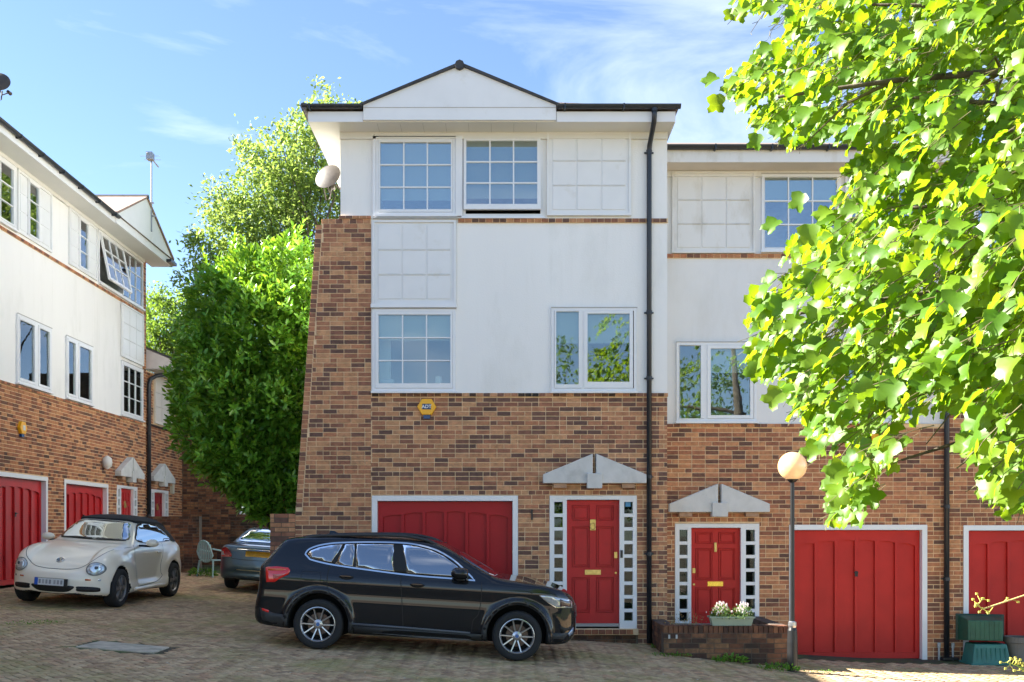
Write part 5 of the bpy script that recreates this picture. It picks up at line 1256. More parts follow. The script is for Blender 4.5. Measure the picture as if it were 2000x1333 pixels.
    mc = M_chrome; r_ = MB(); r_.tube([(.004, .058 * math.cos(t), .058 * math.sin(t)) for t in np.linspace(0, 2 * math.pi, 25)], .005, 6)
    for s in (-1, 1):
        r_.tube([(.004, s * .022, .050), (.004, 0, .006)], .0045, 5)
        r_.tube([(.004, s * .050, .028), (.004, s * .024, -.044), (.004, 0, .0)], .0045, 5)
    r_.build('badge_ring', mc, e)
    pb = MB().box(0, .02, -.265, .265, -.06, .06).build('number_plate', mat('plate_backing', (.02, .02, .02), .5), c.root, loc=(3.275, 0, .415), rot=(0, R(-3), 0))
    MB().box(.02, .024, -.26, .21, -.055, .055).build('plate_face', mat('plate_silver', (.60, .61, .62), .4, var=.02), pb)
    MB().box(.02, .0245, -.26, -.205, -.055, .055).build('plate_band', mat('plate_band_blue', (.02, .10, .50), .4), pb)
    rr_ = random.Random(3)
    for k in range(7):
        y0 = -.175 + k * .055 + (.02 if k > 3 else 0)
        MB().box(.0245, .0252, y0 - .018, y0 + .016, -.032, .034).build('plate_smudge', mat('plate_smudge%d' % (k % 3), ((.25, .25, .27), (.36, .36, .38), (.30, .30, .32))[k % 3], .6), pb)
    c.place(-7.17, 19.45, R(-91.5), 2.51, .73)
beetle()

# ---------- blue-grey saloon seen from behind
def saloon():
    side = smooth_curve([(-.98, .42), (-1.0, .55), (-.97, .68), (-.93, .90), (-.86, .965), (-.6, 1.0), (-.25, 1.03), (.05, 1.16), (.35, 1.31), (.75, 1.385), (1.3, 1.39), (1.75, 1.30), (2.2, 1.05), (2.6, .95), (3.3, .82), (3.55, .6), (3.5, .3), (2, .2), (0, .2), (-.9, .27)], 4, True)
    cs = smooth_curve([(.5, .2), (.80, .24), (.87, .40), (.88, .62), (.865, .82), (.82, .96), (.76, 1.04), (.68, 1.18), (.58, 1.32), (.42, 1.38), (0, 1.40)], 4); cs = cs + [(-y, z) for y, z in reversed(cs)]
    pl = smooth_curve([(-1.0, 0), (-.985, .4), (-.93, .68), (-.78, .82), (-.4, .88), (1, .895), (2.5, .88), (3.2, .78), (3.5, .5), (3.58, 0)], 4); pl = pl + [(x, -y) for x, y in reversed(pl)]
    def F(x, y, z):
        x2, z2_ = np.broadcast_arrays(x[:, 0, :], z[0]); y2, z3 = np.broadcast_arrays(y[0], z[0]); x3, y3 = np.broadcast_arrays(x[:, :, 0], y[0, :, 0][None])
        f = smax(smax(poly_sd(y2, z3, cs)[None], poly_sd(x2, z2_, side)[:, None, :], .10), poly_sd(x3, y3, pl)[:, :, None], .10)
        for wx in (0, 2.71):
            rr = np.hypot(x - wx, z - .33); f = smax(f, -np.maximum(rr - .37, .55 - np.abs(y)), .02)
        return f
    paint = mat('blue_grey_paint', (.065, .10, .115), .28, coat=1, metal=.5)
    c = Car('parked_saloon', 'silver-blue saloon seen from behind, between garden wall and gabled house', 'car', F, (-1.12, -1.0, .1), (3.7, 1.0, 1.5), paint, .027, [(0, .33, .37), (2.71, .33, .37)])
    g = glass_mat('saloon_glass', .35, dark=(.05, .06, .06))
    c.patch('rear_window', smooth_curve([(-.62, 1.06), (-.52, 1.22), (-.42, 1.32), (0, 1.345), (.42, 1.32), (.52, 1.22), (.62, 1.06), (0, 1.05)], 3, True), 'B', g, .008, sp=.06)
    for s in (-1, 1):
        tl = c.patch('tail_light', smooth_curve([(s * .80, .74), (s * .80, .88), (s * .72, .925), (s * .64, .90), (s * .55, .75)][::s], 3, True), 'B', mat('saloon_red', (.42, .012, .012), .15, coat=1), .010, sp=.04)
        c.patch('clear_lens', [(s * .79, .76), (s * .79, .84), (s * .74, .84), (s * .71, .76)][::s], 'B', mat('lens_white', (.55, .5, .5), .2), .013, parent=tl, sp=.04)
        c.patch('side_window', smooth_curve([(.2, 1.06), (.45, 1.24), (.9, 1.32), (1.5, 1.28), (2.0, 1.06), (1, 1.04)], 3, True), 'L' if s > 0 else 'R', g, .008, sp=.08)
        for wx in (0, 2.71): wheel(c.root, wx, s * .76, .325, .22, .215, s, 'beetle', M_alloyd)
    c.patch('boot_chrome', [(-.45, .905), (.45, .905), (.44, .93), (-.44, .93)], 'B', M_chrome, .02, sp=.08)
    c.patch('number_plate', [(-.26, .765), (.26, .765), (.26, .88), (-.26, .88)], 'B', mat('plate_amber', (.62, .33, .01), .45, var=.12, vscale=18), .014, sp=.1)
    c.line('bumper_strip', [(-.80, .485), (-.4, .475), (0, .472), (.4, .475), (.80, .485)], .02, 'B', M_chrome, .008)
    c.line('shut_line', smooth_curve([(-.62, .97), (-.56, .75), (-.5, .70), (0, .69), (.5, .70), (.56, .75), (.62, .97)], 4), .01, 'B', M_gap, .002)
    c.patch('bumper_valance', [(-.78, .27), (.78, .27), (.80, .40), (-.80, .40)], 'B', M_clad, .004, sp=.1)
    c.place(-5.22, 22.2, math.pi / 2, 2.71)
saloon()
# ================================================================== lamp post, boxes, chair, trough
LP = thing('lamp_post', 'black lamp post with an amber white globe, sunlit glow added, at the planter wall corner', 'lamp post', (4.205, 14.8, Gf(4.2, 14.8)))
b = MB(); b.lathe([(.075, -.05), (.075, .42), (.068, .60), (.055, .64)], 'z', n=20); b.build('base', mat('post_black', (.012, .012, .013), .35, var=.2, vscale=10), LP, smooth=False)
MB().lathe([(.052, .64), (.060, .67), (.060, .72), (.045, .735)], 'z', n=18).build('collar', M_alloy, LP)
gz = CAMZ + (CY - 911) / (FPX / 14.8) - LP.location.z
MB().lathe([(.032, .73), (.030, gz - .24), (.05, gz - .23), (.085, gz - .195), (.085, gz - .175)], 'z', n=18).build('pole', mat('post_black', (.012,) * 3), LP)
gm = mat('lamp_globe', (.72, .46, .22), .22, coat=.6, spec=.6)
gb = gm.node_tree.nodes['Principled BSDF']; gb.inputs['Subsurface Weight'].default_value = .6; gb.inputs['Subsurface Radius'].default_value = (.2, .12, .06); gb.inputs['Subsurface Scale'].default_value = .25
gb.inputs['Emission Color'].default_value = (1, .62, .30, 1); gb.inputs['Emission Strength'].default_value = .10  # faint emission put in to imitate sunlight in the globe
n_ = 20; prof = [(max(.001, .208 * math.sin(t)), -.208 * math.cos(t)) for t in np.linspace(.42, math.pi - .001, n_)]
MB().lathe([(r_, h + gz) for r_, h in prof], 'z', n=36, caps=False).build('globe', gm, LP, smooth=True)

def crate(label, x, y, z, w, d, h, m, flip, rot, tp=.82):
    T = thing('recycling_box', label, 'recycling box', (x, y, z), rot, group='green recycling boxes stacked by the garage')
    a, c = (1, tp) if flip else (tp, 1)
    def rect(s, zz): return [(-w / 2 * s, -d / 2 * s, zz), (w / 2 * s, -d / 2 * s, zz), (w / 2 * s, d / 2 * s, zz), (-w / 2 * s, d / 2 * s, zz)]
    b = MB(); b.add(rect(a, 0) + rect(c, h), [(0, 1, 5, 4), (1, 2, 6, 5), (2, 3, 7, 6), (3, 0, 4, 7), (4, 5, 6, 7), (3, 2, 1, 0)])
    b.build('tub', m, T, bevel=.02)
    zr = 0.0 if flip else h - .03
    r_ = MB(); r_.box(-w / 2 - .02, w / 2 + .02, -d / 2 - .02, d / 2 + .02, zr, zr + .03); r_.build('rim', m, T, bevel=.008)
    rb = MB()
    for k in range(-3, 4): rb.box(k * .075 - .008, k * .075 + .008, -d / 2 * ((a + c) / 2) - .012, -d / 2 * .85, h * .2, h * .8)
    rb.build('rib', m, T)
    return T
mg1 = mat('green_plastic', (.030, .16, .135), .5, var=.15, vscale=6); mg2 = mat('green_plastic_dark', (.022, .105, .065), .55, var=.2, vscale=6)
yb = 16.35; sb_ = FPX / yb
cx1 = (1937 - CX) / sb_; zg = CAMZ + (CY - 1300) / sb_
crate('upturned teal recycling box, lower one of the pair by the right garage', cx1, yb + .2, zg, .64, .42, .34, mg1, True, 0)
T = thing('recycling_box', 'green ribbed recycling box on its side on top of the teal one', 'recycling box', ((1931 - CX) / sb_, yb + .2, zg + .355), R(-14), group='green recycling boxes stacked by the garage')
b = MB(); b.add([(-.26, -.20, .04), (.26, -.20, .04), (.26, -.20, .37), (-.26, -.20, .37), (-.34, .24, 0), (.34, .24, 0), (.34, .24, .42), (-.34, .24, .42)], [(0, 1, 2, 3), (1, 5, 6, 2), (5, 4, 7, 6), (4, 0, 3, 7), (3, 2, 6, 7), (4, 5, 1, 0)])
b.build('tub', mg2, T, bevel=.015)
rb = MB()
for k in range(-3, 4): rb.box(k * .07 - .008, k * .07 + .008, -.212, -.2, .06, .35)
rb.build('rib', mg2, T); MB().box(-.37, .37, .22, .26, -.0, .44).build('rim', mat('green_black', (.012, .05, .035), .5), T, bevel=.01)
PT = thing('plant_pot', 'grey plant pot cut off by the right edge, beside the green boxes', 'plant pot', ((1996 - CX) / sb_ + .06, yb + .25, zg + .02))
MB().lathe([(.15, 0), (.19, .32), (.215, .33), (.215, .42), (.19, .42), (.185, .36), (.001, .36)], 'z', n=28).build('pot', mat('pot_grey', (.17, .15, .13), .8, var=.2), PT)

def garden_chair():
    y = 25.0; s = FPX / y; x = (416 - CX) / s
    T = thing('plastic_garden_chair', 'pale green plastic garden chair between the stained wall and the saloon', 'chair', (x, y, Gf(x, y)), R(150))
    m = mat('chair_plastic', (.34, .52, .50), .45)
    b = MB(); b.box(-.24, .24, -.24, .22, .40, .43); b.build('seat', m, T, bevel=.02)
    ov = [(.25 * math.sin(t) * (1 - .12 * (math.cos(t) < 0)), .22 + .05 * (1 - math.cos(t)) / 1, .64 - .26 * math.cos(t)) for t in np.linspace(0, 2 * math.pi, 25)]
    MB().tube(ov, .022, 6).build('back_frame', m, T)
    for k in range(-3, 4):
        w = .26 * math.sqrt(max(0, 1 - (k * .062 / .25) ** 2)); MB().box(k * .062 - .019, k * .062 + .019, .262, .272, .64 - w, .64 + w).build('back_slat', m, T)
    for sx in (-1, 1):
        MB().tube([(sx * .24, .25, .70), (sx * .29, .05, .66), (sx * .28, -.22, .62), (sx * .26, -.25, .5)], .022, 6).build('armrest', m, T)
        for sy in (-1, 1): MB().tube([(sx * .23, sy * .22, .42), (sx * .27, sy * .27, 0)], [.025, .018], 6).build('leg', m, T)
garden_chair()

TR = thing('flower_trough', 'sage green plastic trough on the planter wall, white and pink flowers in it', 'planter', ((1431 - CX) / SP, YP + .11, zpt))
mt = mat('trough_sage', (.34, .40, .30), .6, var=.05)
def rct(w, d, z): return [(-w, -d, z), (w, -d, z), (w, d, z), (-w, d, z)]
MB().add(rct(.29, .075, 0) + rct(.325, .095, .135) + rct(.305, .075, .135) + rct(.305, .075, .10), [(0, 1, 5, 4), (1, 2, 6, 5), (2, 3, 7, 6), (3, 0, 4, 7), (4, 5, 9, 8), (5, 6, 10, 9), (6, 7, 11, 10), (7, 4, 8, 11), (12, 13, 14, 15), (8, 9, 13, 12), (9, 10, 14, 13), (10, 11, 15, 14), (11, 8, 12, 15)]).build('trough', mt, TR)
MB().box(-.34, .34, -.11, -.095, .115, .14).box(-.34, .34, .095, .11, .115, .14).build('trough_rim', mt, TR)

# ================================================================== plants
def rot_from(dirs, nrm):
    """rotation matrices with local y along dirs and z near nrm, n x 3 x 3 (columns are axes)"""
    d = dirs / (np.linalg.norm(dirs, axis=1)[:, None] + 1e-9); x = np.cross(d, nrm); x /= np.linalg.norm(x, axis=1)[:, None] + 1e-9; z = np.cross(x, d)
    return np.stack([x, d, z], -1)
def scatter(name, base_v, base_f, pos, rot, scale, m, parent, tint=None, stuff=True):
    V = (np.einsum('nij,kj->nki', rot, base_v) * scale[:, None, None] + pos[:, None, :]).reshape(-1, 3)
    k = len(base_v); F = (base_f[None] + (np.arange(len(pos)) * k)[:, None, None]).reshape(-1, base_f.shape[1])
    t = np.repeat(RNG.random(len(pos)) if tint is None else tint, len(base_f))
    o = link(name, fast_mesh(name, V, F, m, t), parent)
    if stuff: o['kind'] = 'stuff'
    return o
LEAF_OVAL = (np.array([(0, 0, 0), (-.17, .3, .05), (0, .32, -.01), (.17, .3, .05), (-.19, .62, .03), (0, .65, -.03), (.19, .62, .03), (0, 1, -.10)]),
             np.array([(0, 2, 1), (0, 3, 2), (1, 2, 5), (1, 5, 4), (2, 3, 6), (2, 6, 5), (4, 5, 7), (5, 6, 7)]))
LEAF_SMALL = (np.array([(0, 0, 0), (-.24, .45, .05), (.24, .45, .05), (0, 1, -.05)]), np.array([(0, 2, 1), (1, 2, 3)]))
def unit(n): v = RNG.normal(size=(n, 3)); return v / np.linalg.norm(v, axis=1)[:, None]
def limbs(root, base, tips, r0, m, name='branch', seed=1, sag=.2, via=None):
    rr = random.Random(seed); b = MB()
    for t in tips:
        a = Vector(via(t)) if via else Vector(base); a0 = Vector(base); t = Vector(t); pts = [a0 + (a - a0) * k / 3 for k in range(3)] if via else []
        for k in range(7):
            u = k / 6; p = a.lerp(t, u); p += Vector((rr.uniform(-1, 1), rr.uniform(-1, 1), rr.uniform(-.5, 1))) * sag * math.sin(u * math.pi) * .5; pts.append(p)
        n = len(pts); b.tube(pts, [r0 * (1 - .88 * i / (n - 1)) for i in range(n)], 6)
    return b.build(name, m, root)

# laurel against the wall
def laurel():
    T = thing('laurel_shrub', 'huge dark green laurel bush climbing beside the left wall of the gabled house', 'shrub', (-3.55, 20.2, Gf(-3.55, 20.2)))
    bz = T.location.z
    s = FPX / 18.6
    # outline lobes (pixel centre, radius px, depth)
    lobes = [(560, 530, 62, 18.3), (500, 560, 75, 18.6), (440, 600, 75, 18.8), (575, 600, 50, 18.0), (400, 650, 50, 19.2), (520, 650, 90, 18.1), (430, 700, 80, 18.5), (560, 700, 58, 17.9),
             (385, 760, 55, 18.8), (470, 780, 95, 18.1), (550, 800, 60, 17.9), (395, 840, 62, 18.5), (470, 870, 85, 18.1), (545, 880, 52, 18.0), (420, 890, 45, 18.4), (500, 940, 50, 18.1), (548, 965, 42, 18.0), (452, 910, 40, 18.2), (575, 560, 60, 19.6), (580, 680, 60, 19.6), (585, 800, 60, 19.6), (580, 900, 60, 19.4), (560, 985, 34, 19.3), (515, 985, 26, 18.4), (500, 800, 90, 19.6), (480, 650, 90, 19.6), (505, 962, 44, 18.4), (465, 925, 44, 18.6), (540, 990, 36, 18.2), (500, 985, 22, 18.2), (592, 620, 45, 18.6), (592, 740, 48, 18.7), (588, 860, 48, 18.8), (578, 950, 44, 18.6), (368, 800, 34, 18.6), (362, 745, 24, 18.9)]
    N = 21000; P = []; Nn = []
    w = np.array([l[2] ** 2 for l in lobes], float); w /= w.sum()
    for i, l in enumerate(lobes):
        n = int(N * w[i]); d = unit(n); d[:, 1] -= .35; d /= np.linalg.norm(d, axis=1)[:, None]
        sc = FPX / l[3]; c = np.array([(l[0] - CX) / sc, l[3], CAMZ + (CY - l[1]) / sc]); r = l[2] / sc
        bump = 1 + .10 * np.sin(d[:, 0] * 7 + i) * np.sin(d[:, 2] * 8 + i * 2) + .06 * np.sin(d[:, 0] * 19 + i) * np.cos(d[:, 2] * 17)
        rad = r * (1 - .38 * RNG.random(n) ** 1.6) * bump; p = c + d * rad[:, None] * np.array([1, .8, 1]); P.append(p); Nn.append(d)
    P = np.concatenate(P); D = np.concatenate(Nn)
    wx = -3.34 - (P[:, 2] - 2.06) * (-.071)
    k = P[:, 0] < np.where(P[:, 1] > 17.0, -3.02, -3.4); k &= P[:, 1] > 16.75; P = P[k]; D = D[k]
    # shoots standing out of the surface
    dirs = D * .9 + unit(len(P)) * .55 + np.array([0, -.25, .25]); nrm = D * .7 + unit(len(P)) * .5 + np.array([0, -.1, .7])
    mt_ = leaf_mat('laurel_leaf', (.055, .17, .018), (.12, .29, .03), (.20, .40, .025), (.34, .50, .03), .36, .36, .4)  # shade of the gaps is put into this darker base leaf colour
    scatter('foliage', *LEAF_OVAL, P - np.array(T.location), rot_from(dirs, nrm), RNG.uniform(.11, .19, len(P)), mt_, T)
    # sprigs: rosettes of larger leaves along the face
    cs = P[RNG.choice(len(P), 850)] + D[RNG.choice(len(P), 1)] * 0; PP = []; DD = []; NN = []
    for c in cs:
        ax = np.array([RNG.normal(0, .35), -.55, RNG.uniform(-.1, .9)]); ax /= np.linalg.norm(ax)
        for j in range(8):
            a = j * 2.4; u = np.cross(ax, [0, 0, 1.0]); u /= np.linalg.norm(u) + 1e-6; v = np.cross(ax, u); rd = u * math.cos(a) + v * math.sin(a)
            PP.append(c + ax * (.03 * j + .05)); DD.append(rd * .8 + ax * .55); NN.append(ax * 1.0 - rd * .4 + np.array([0, 0, .3]))
    PP = np.array(PP); k = PP[:, 0] < (-3.38 + (PP[:, 2] - 2.06) * .071) + .05
    scatter('sprigs', *LEAF_OVAL, PP[k] - np.array(T.location), rot_from(np.array(DD)[k], np.array(NN)[k]), RNG.uniform(.11, .17, k.sum()), leaf_mat('laurel_bright_leaf', (.10, .28, .022), (.18, .42, .035), (.22, .42, .02), (.36, .52, .03), .32, .3, .5), T)  # outer rosettes coloured brighter, imitating light on the face of the bush
    PP = []; DD = []; NN = []
    for q in RNG.choice(len(P), 520):
        c = P[q]; d = D[q]; ax = d * .8 + np.array([RNG.normal(0, .25), -.15, .55 + RNG.normal(0, .2)]); ax /= np.linalg.norm(ax); L = RNG.uniform(.22, .48); nl = 11
        u = np.cross(ax, [0, 1.0, 0]); u /= np.linalg.norm(u) + 1e-6; v = np.cross(ax, u)
        for j in range(nl):
            a = j * 2.4; rd = u * math.cos(a) + v * math.sin(a); PP.append(c + ax * L * j / nl); DD.append(rd * .6 + ax * (.5 + .6 * j / nl)); NN.append(ax - rd * .5 + np.array([0, 0, .2]))
    PP = np.array(PP); k = PP[:, 0] < (-3.38 + (PP[:, 2] - 2.06) * .071) + .02
    scatter('shoots', *LEAF_OVAL, PP[k] - np.array(T.location), rot_from(np.array(DD)[k], np.array(NN)[k]), RNG.uniform(.09, .15, k.sum()), leaf_mat('laurel_brightened_leaf', (.08, .24, .02), (.14, .34, .03), (.22, .44, .02), (.40, .56, .03), .40, .36, .4), T)  # shoots brightened in colour too, against the shaded-looking gaps
    tips = [((l[0] - CX) * l[3] / FPX - T.location.x, l[3] - T.location.y + .15, CAMZ + (CY - l[1]) * l[3] / FPX - bz) for l in lobes]
    limbs(T, (.0, .0, .0), tips, .045, M_bark, 'trunk', 4, .3)
laurel()

def lobe_tree(name, label, base, lobes, nleaf, lsize, m, cl=.38, per=26, trunk_r=.22, seed=1, up=.2, branch_n=40, group=None):
    """lobes: (x,y,z,rx,ry,rz) in world; leaves in clumps at the limbs' ends"""
    T = thing(name, label, 'tree', base, group=group); rg = np.random.default_rng(seed); B = np.array(base)
    vol = np.array([l[3] * l[4] * l[5] for l in lobes]) ** .8; vol /= vol.sum(); nc = nleaf // per; C = []
    for l, w in zip(lobes, vol):
        n = max(3, int(nc * w)); d = rg.normal(size=(n, 3)); d /= np.linalg.norm(d, axis=1)[:, None]; r = (rg.random(n) ** .42)
        C.append(np.array(l[:3]) + d * r[:, None] * np.array(l[3:6]) * (1 + .22 * np.sin(d[:, :1] * 6 + l[0]) * np.cos(d[:, 2:] * 7)))
    C = np.concatenate(C); n = len(C) * per; idx = np.repeat(np.arange(len(C)), per)
    off = rg.normal(size=(n, 3)) * cl * rg.uniform(.5, 1.2, len(C))[idx][:, None] * np.array([.55, .55, .38])
    P = C[idx] + off; out = P - np.array(base) - np.array([0, 0, (max(l[2] for l in lobes) - base[2]) * .55])
    out /= np.linalg.norm(out, axis=1)[:, None]; dirs = out * .5 + rg.normal(size=(n, 3)) * .6 - np.array([0, 0, .25]); nrm = rg.normal(size=(n, 3)) * .55 + np.array([0, 0, .9])
    tint = np.clip(rg.random(len(C))[idx] * .6 + rg.random(n) * .4, 0, 1)
    o = scatter('foliage', *LEAF_SMALL, P - B, rot_from(dirs, nrm), rg.uniform(.7, 1.2, n) * lsize, m, T, tint)
    top = max(l[2] for l in lobes); tr = (0, 0, 0)
    MB().tube([(0, 0, -.3), (.05, 0, (top - base[2]) * .3), (-.05, .1, (top - base[2]) * .62)], [trunk_r, trunk_r * .75, trunk_r * .4], 10).build('trunk', M_bark, T, smooth=True)
    sel = C[rg.choice(len(C), min(branch_n, len(C)), replace=False)] - B
    limbs(T, (0, 0, (top - base[2]) * .25), [tuple(s_) for s_ in sel], trunk_r * .28, M_bark, 'branch', seed, .7, via=lambda t: (t[0] * .18, t[1] * .18, max(t[2] * .55, (top - base[2]) * .3)))
    return T
def pxl(px, py, rp, Y, ry=None, asp=1.0):
    s = FPX / Y; return ((px - CX) / s, Y, CAMZ + (CY - py) / s, rp / s, (ry or rp / s), rp / s * asp)
m_ash = leaf_mat('ash_leaf', (.08, .15, .025), (.15, .23, .045), (.26, .40, .06), (.40, .50, .11), .5, .45)
lobe_tree('ash_tree', 'tall airy light green tree rising behind the laurel and gabled house', (-4.6, 26, .8),
          [pxl(620, 260, 66, 26), pxl(560, 330, 90, 26), pxl(490, 290, 38, 26), pxl(520, 410, 95, 26), pxl(620, 380, 90, 26.5), pxl(440, 400, 55, 25.6), pxl(390, 470, 34, 25.5), pxl(450, 480, 70, 25.8), pxl(400, 540, 45, 25.6), pxl(560, 480, 100, 26), pxl(350, 540, 14, 25.2), pxl(480, 560, 80, 26), pxl(630, 180, 16, 26, asp=1.6), pxl(690, 215, 28, 26.5), pxl(740, 330, 110, 28), pxl(420, 590, 60, 26)],
          36000, .125, m_ash, cl=.30, per=20, seed=3, branch_n=70)
m_far = leaf_mat('far_leaf', (.035, .09, .014), (.09, .17, .026), (.15, .28, .03), (.30, .42, .05), .5, .5)
lobe_tree('sycamore_tree', 'bright green tree low behind the small roof, left of the laurel', (-13.0, 36, .8), [pxl(330, 640, 55, 36), pxl(300, 600, 40, 37), pxl(360, 600, 40, 36), pxl(290, 690, 60, 36), pxl(350, 700, 60, 36), pxl(250, 640, 60, 38), pxl(310, 585, 26, 36), pxl(400, 660, 60, 36)], 14000, .15, m_far, seed=5, branch_n=30)
# trees and houses across the road, behind the photographer (they show only as reflections)
M_opp = leaf_mat('opposite_leaf', (.03, .08, .014), (.07, .15, .02), (.2, .38, .04), (.35, .5, .07), .4, .5)
for i, (x, y, h) in enumerate(((9.5, -14, 11), (-9.5, -19, 7.0), (3.6, -19, 12.5), (16, -9, 10))):
    lobe_tree('lime_tree', ('rounded green street tree across the road to the right', 'rounded green street tree across the road to the left', 'tallest green street tree, straight behind the photographer', 'green street tree nearest the right hand garages, across the road')[i], (x, y, -.8), [(x, y, h * .62, 3.0, 2.6, h * .32), (x + 1.4, y + 1, h * .5, 2.0, 2, 1.8), (x - 1.5, y, h * .55, 2, 2, 1.8)], 5000, .28, M_opp, seed=20 + i, branch_n=16, cl=.8, group='street trees across the road')

# tulip tree in the right foreground: big four-lobed leaves on hanging twigs
out = [(0, 0), (.14, -.05), (.26, -.02), (.36, .05), (.45, .10), (.57, .18), (.52, .27), (.50, .38), (.42, .45), (.36, .53), (.40, .62), (.52, .72), (.45, .83), (.42, .96), (.29, .92), (.15, .92), (0, .80)]
def tulip_leaf():
    R_ = out; L = [(-x, y) for x, y in reversed(out[1:-1])]
    poly = R_ + L; V = [(x, y) for x, y in poly]; mid = [(0, .2), (0, .42), (0, .62)]
    pts = [Vector(p) for p in V] + [Vector(p) for p in mid]
    r = delaunay_2d_cdt(pts, [(i, (i + 1) % len(V)) for i in range(len(V))], [], 1, 1e-6)
    vv = []
    for p in r[0]: vv.append((p.x, p.y, .30 * abs(p.x) - .34 * p.y * p.y + .10 * math.sin(p.x * 9) * p.y))
    return np.array(vv), np.array([tuple(f) for f in r[2]])
TV, TF = tulip_leaf()
def tulip():
    base = (6.6, 6.3, -.45); T = thing('tulip_tree', 'large tulip tree with sunlit yellow green lobed leaves filling the right foreground', 'tree', base)
    rg = np.random.default_rng(11)
    poly = [(1445, 15), (1500, 60), (1440, 120), (1415, 160), (1450, 200), (1480, 235), (1560, 285), (1650, 280), (1690, 255), (1660, 320), (1640, 380), (1570, 420), (1530, 510), (1475, 560), (1478, 640), (1462, 690), (1505, 755), (1580, 800), (1590, 860), (1632, 915), (1625, 985), (1640, 1030), (1700, 1010), (1740, 930), (1800, 880), (1790, 800), (1880, 780), (1920, 800), (1905, 860), (1920, 950), (1970, 1000), (2050, 960), (2300, 900), (2500, 500), (2450, -200), (2200, -450), (1700, -330), (1520, -120), (1440, -20)]
    pa = np.array(poly, float)
    def depth(px, py, u):
        lo = 4.4 + np.clip((1750 - px) / 400, -.5, 1) * .9 + np.clip((500 - py) / 500, -1, 1) * .5
        hi = lo + 4.0
        return lo + (hi - lo) * u
    # twig ends
    px = rg.uniform(1400, 2500, 12000); py = rg.uniform(-450, 1050, 12000); sd = poly_sd(px, py, pa)
    k = sd < -22; px, py = px[k], py[k]; k2 = (px < 2080) & (py > -60); px = np.concatenate([px[k2][:1400], px[~k2][:400]]); py = np.concatenate([py[k2][:1400], py[~k2][:400]])
    Y = depth(px, py, rg.random(len(px))); s = FPX / Y; C = np.stack([(px - CX) / s, Y, CAMZ + (CY - py) / s], -1)
    P = []; D = []; Nn = []; tw = MB(); rr = random.Random(8)
    for c in C:
        c = Vector(c); dr = Vector((-.75 + rr.uniform(-.5, .4), rr.uniform(-.5, .5), -.45 + rr.uniform(-.35, .35))).normalized()
        L = rr.uniform(.18, .34); st = c - dr * L * .5; n = rr.randint(4, 6); pts = []
        for j in range(n + 1):
            u = j / n; p = st + dr * L * u + Vector((0, 0, -.10 * u * u * L)); pts.append(p)
            if j:
                a = j * 2.39 + rr.random(); sidev = dr.cross(Vector((0, 0, 1))).normalized() * math.cos(a) + Vector((0, 0, 1)) * math.sin(a) * .5
                pet = (sidev * .8 + dr * .5 + Vector((-.15, 0, -.25))).normalized(); lp = p + pet * rr.uniform(.04, .07)
                P.append(lp); D.append(pet * .6 + Vector((-.65, rr.uniform(-.3, .3), -.60)) + Vector((rr.gauss(0, .25), rr.gauss(0, .25), rr.gauss(0, .25))))
                Nn.append(Vector((rr.gauss(-.15, .45), rr.gauss(-.25, .5), .75 + rr.gauss(0, .3))))
                tw.tube([p, lp], .0017, 3, caps=False)
        tw.tube(pts, [.0026, *([.002] * (n - 1)), .0014], 4, caps=False)
    P = np.array([tuple(p) for p in P]); D = np.array([tuple(p) for p in D]); Nn = np.array([tuple(p) for p in Nn])
    # keep the crown's edge where it is: no leaf far outside the outline, except a few loose ones
    qx = CX + P[:, 0] / P[:, 1] * FPX; qy = CY - (P[:, 2] - CAMZ) / P[:, 1] * FPX; sd = poly_sd(qx, qy, pa)
    gaps = np.sin(qx * .021 + 1.3) * np.sin(qy * .026 + .4) + .5 * np.sin(qx * .05 + qy * .031)
    thin = (gaps > .80) & (rg.random(len(P)) < .8)
    k = ((sd < 0) | (rg.random(len(P)) < .06)) & ~thin; P, D, Nn, qx, qy = P[k], D[k], Nn[k], qx[k], qy[k]
    # loose leaves seen against sky and wall
    ex = [(1424, 18, 6.0), (1450, 18, 6.0), (1400, 150, 6.2), (1400, 185, 6.2), (1428, 160, 6.2), (1480, 262, 6.0), (1518, 430, 4.6), (1568, 378, 5), (1580, 440, 5), (1550, 490, 5.2), (1488, 600, 5), (1500, 590, 5), (1520, 700, 4.8), (1880, 870, 5)]
    E = np.array([((a - CX) * y / FPX, y, CAMZ + (CY - b_) * y / FPX) for a, b_, y in ex])
    P = np.concatenate([P, E]); D = np.concatenate([D, np.tile([-.4, .1, -.7], (len(E), 1)) + rg.normal(size=(len(E), 3)) * .3]); Nn = np.concatenate([Nn, np.tile([-.2, -.7, .5], (len(E), 1)) + rg.normal(size=(len(E), 3)) * .25])
    qx = np.concatenate([qx, [e[0] for e in ex]]); qy = np.concatenate([qy, [e[1] for e in ex]])
    sc = rg.uniform(.055, .112, len(P)); Rm = rot_from(D, Nn); tint = np.clip(rg.random(len(P)) ** 1.15, 0, 1)
    m = leaf_mat('tulip_leaf', (.075, .18, .010), (.16, .27, .016), (.20, .36, .008), (.36, .46, .012), .54, .42, .5)
    B = np.array(base); inview = (qx < 2000) & (qy > 0)
    order = np.argsort(np.where(inview, P[:, 1], 99)); ind = order[:300]; rest = order[300:]
    me = [fast_mesh('leaf', TV, TF, m, np.full(len(TF), t)) for t in np.linspace(0, 1, 8)]
    for i in ind:
        M = Matrix([list(r_) for r_ in Rm[i]]); o = link('leaf', me[int(tint[i] * 7.99)], T, tuple(P[i] - B), M.to_euler(), (sc[i],) * 3)
    scatter('foliage', TV, TF, P[rest] - B, Rm[rest], sc[rest], m, T, tint[rest])
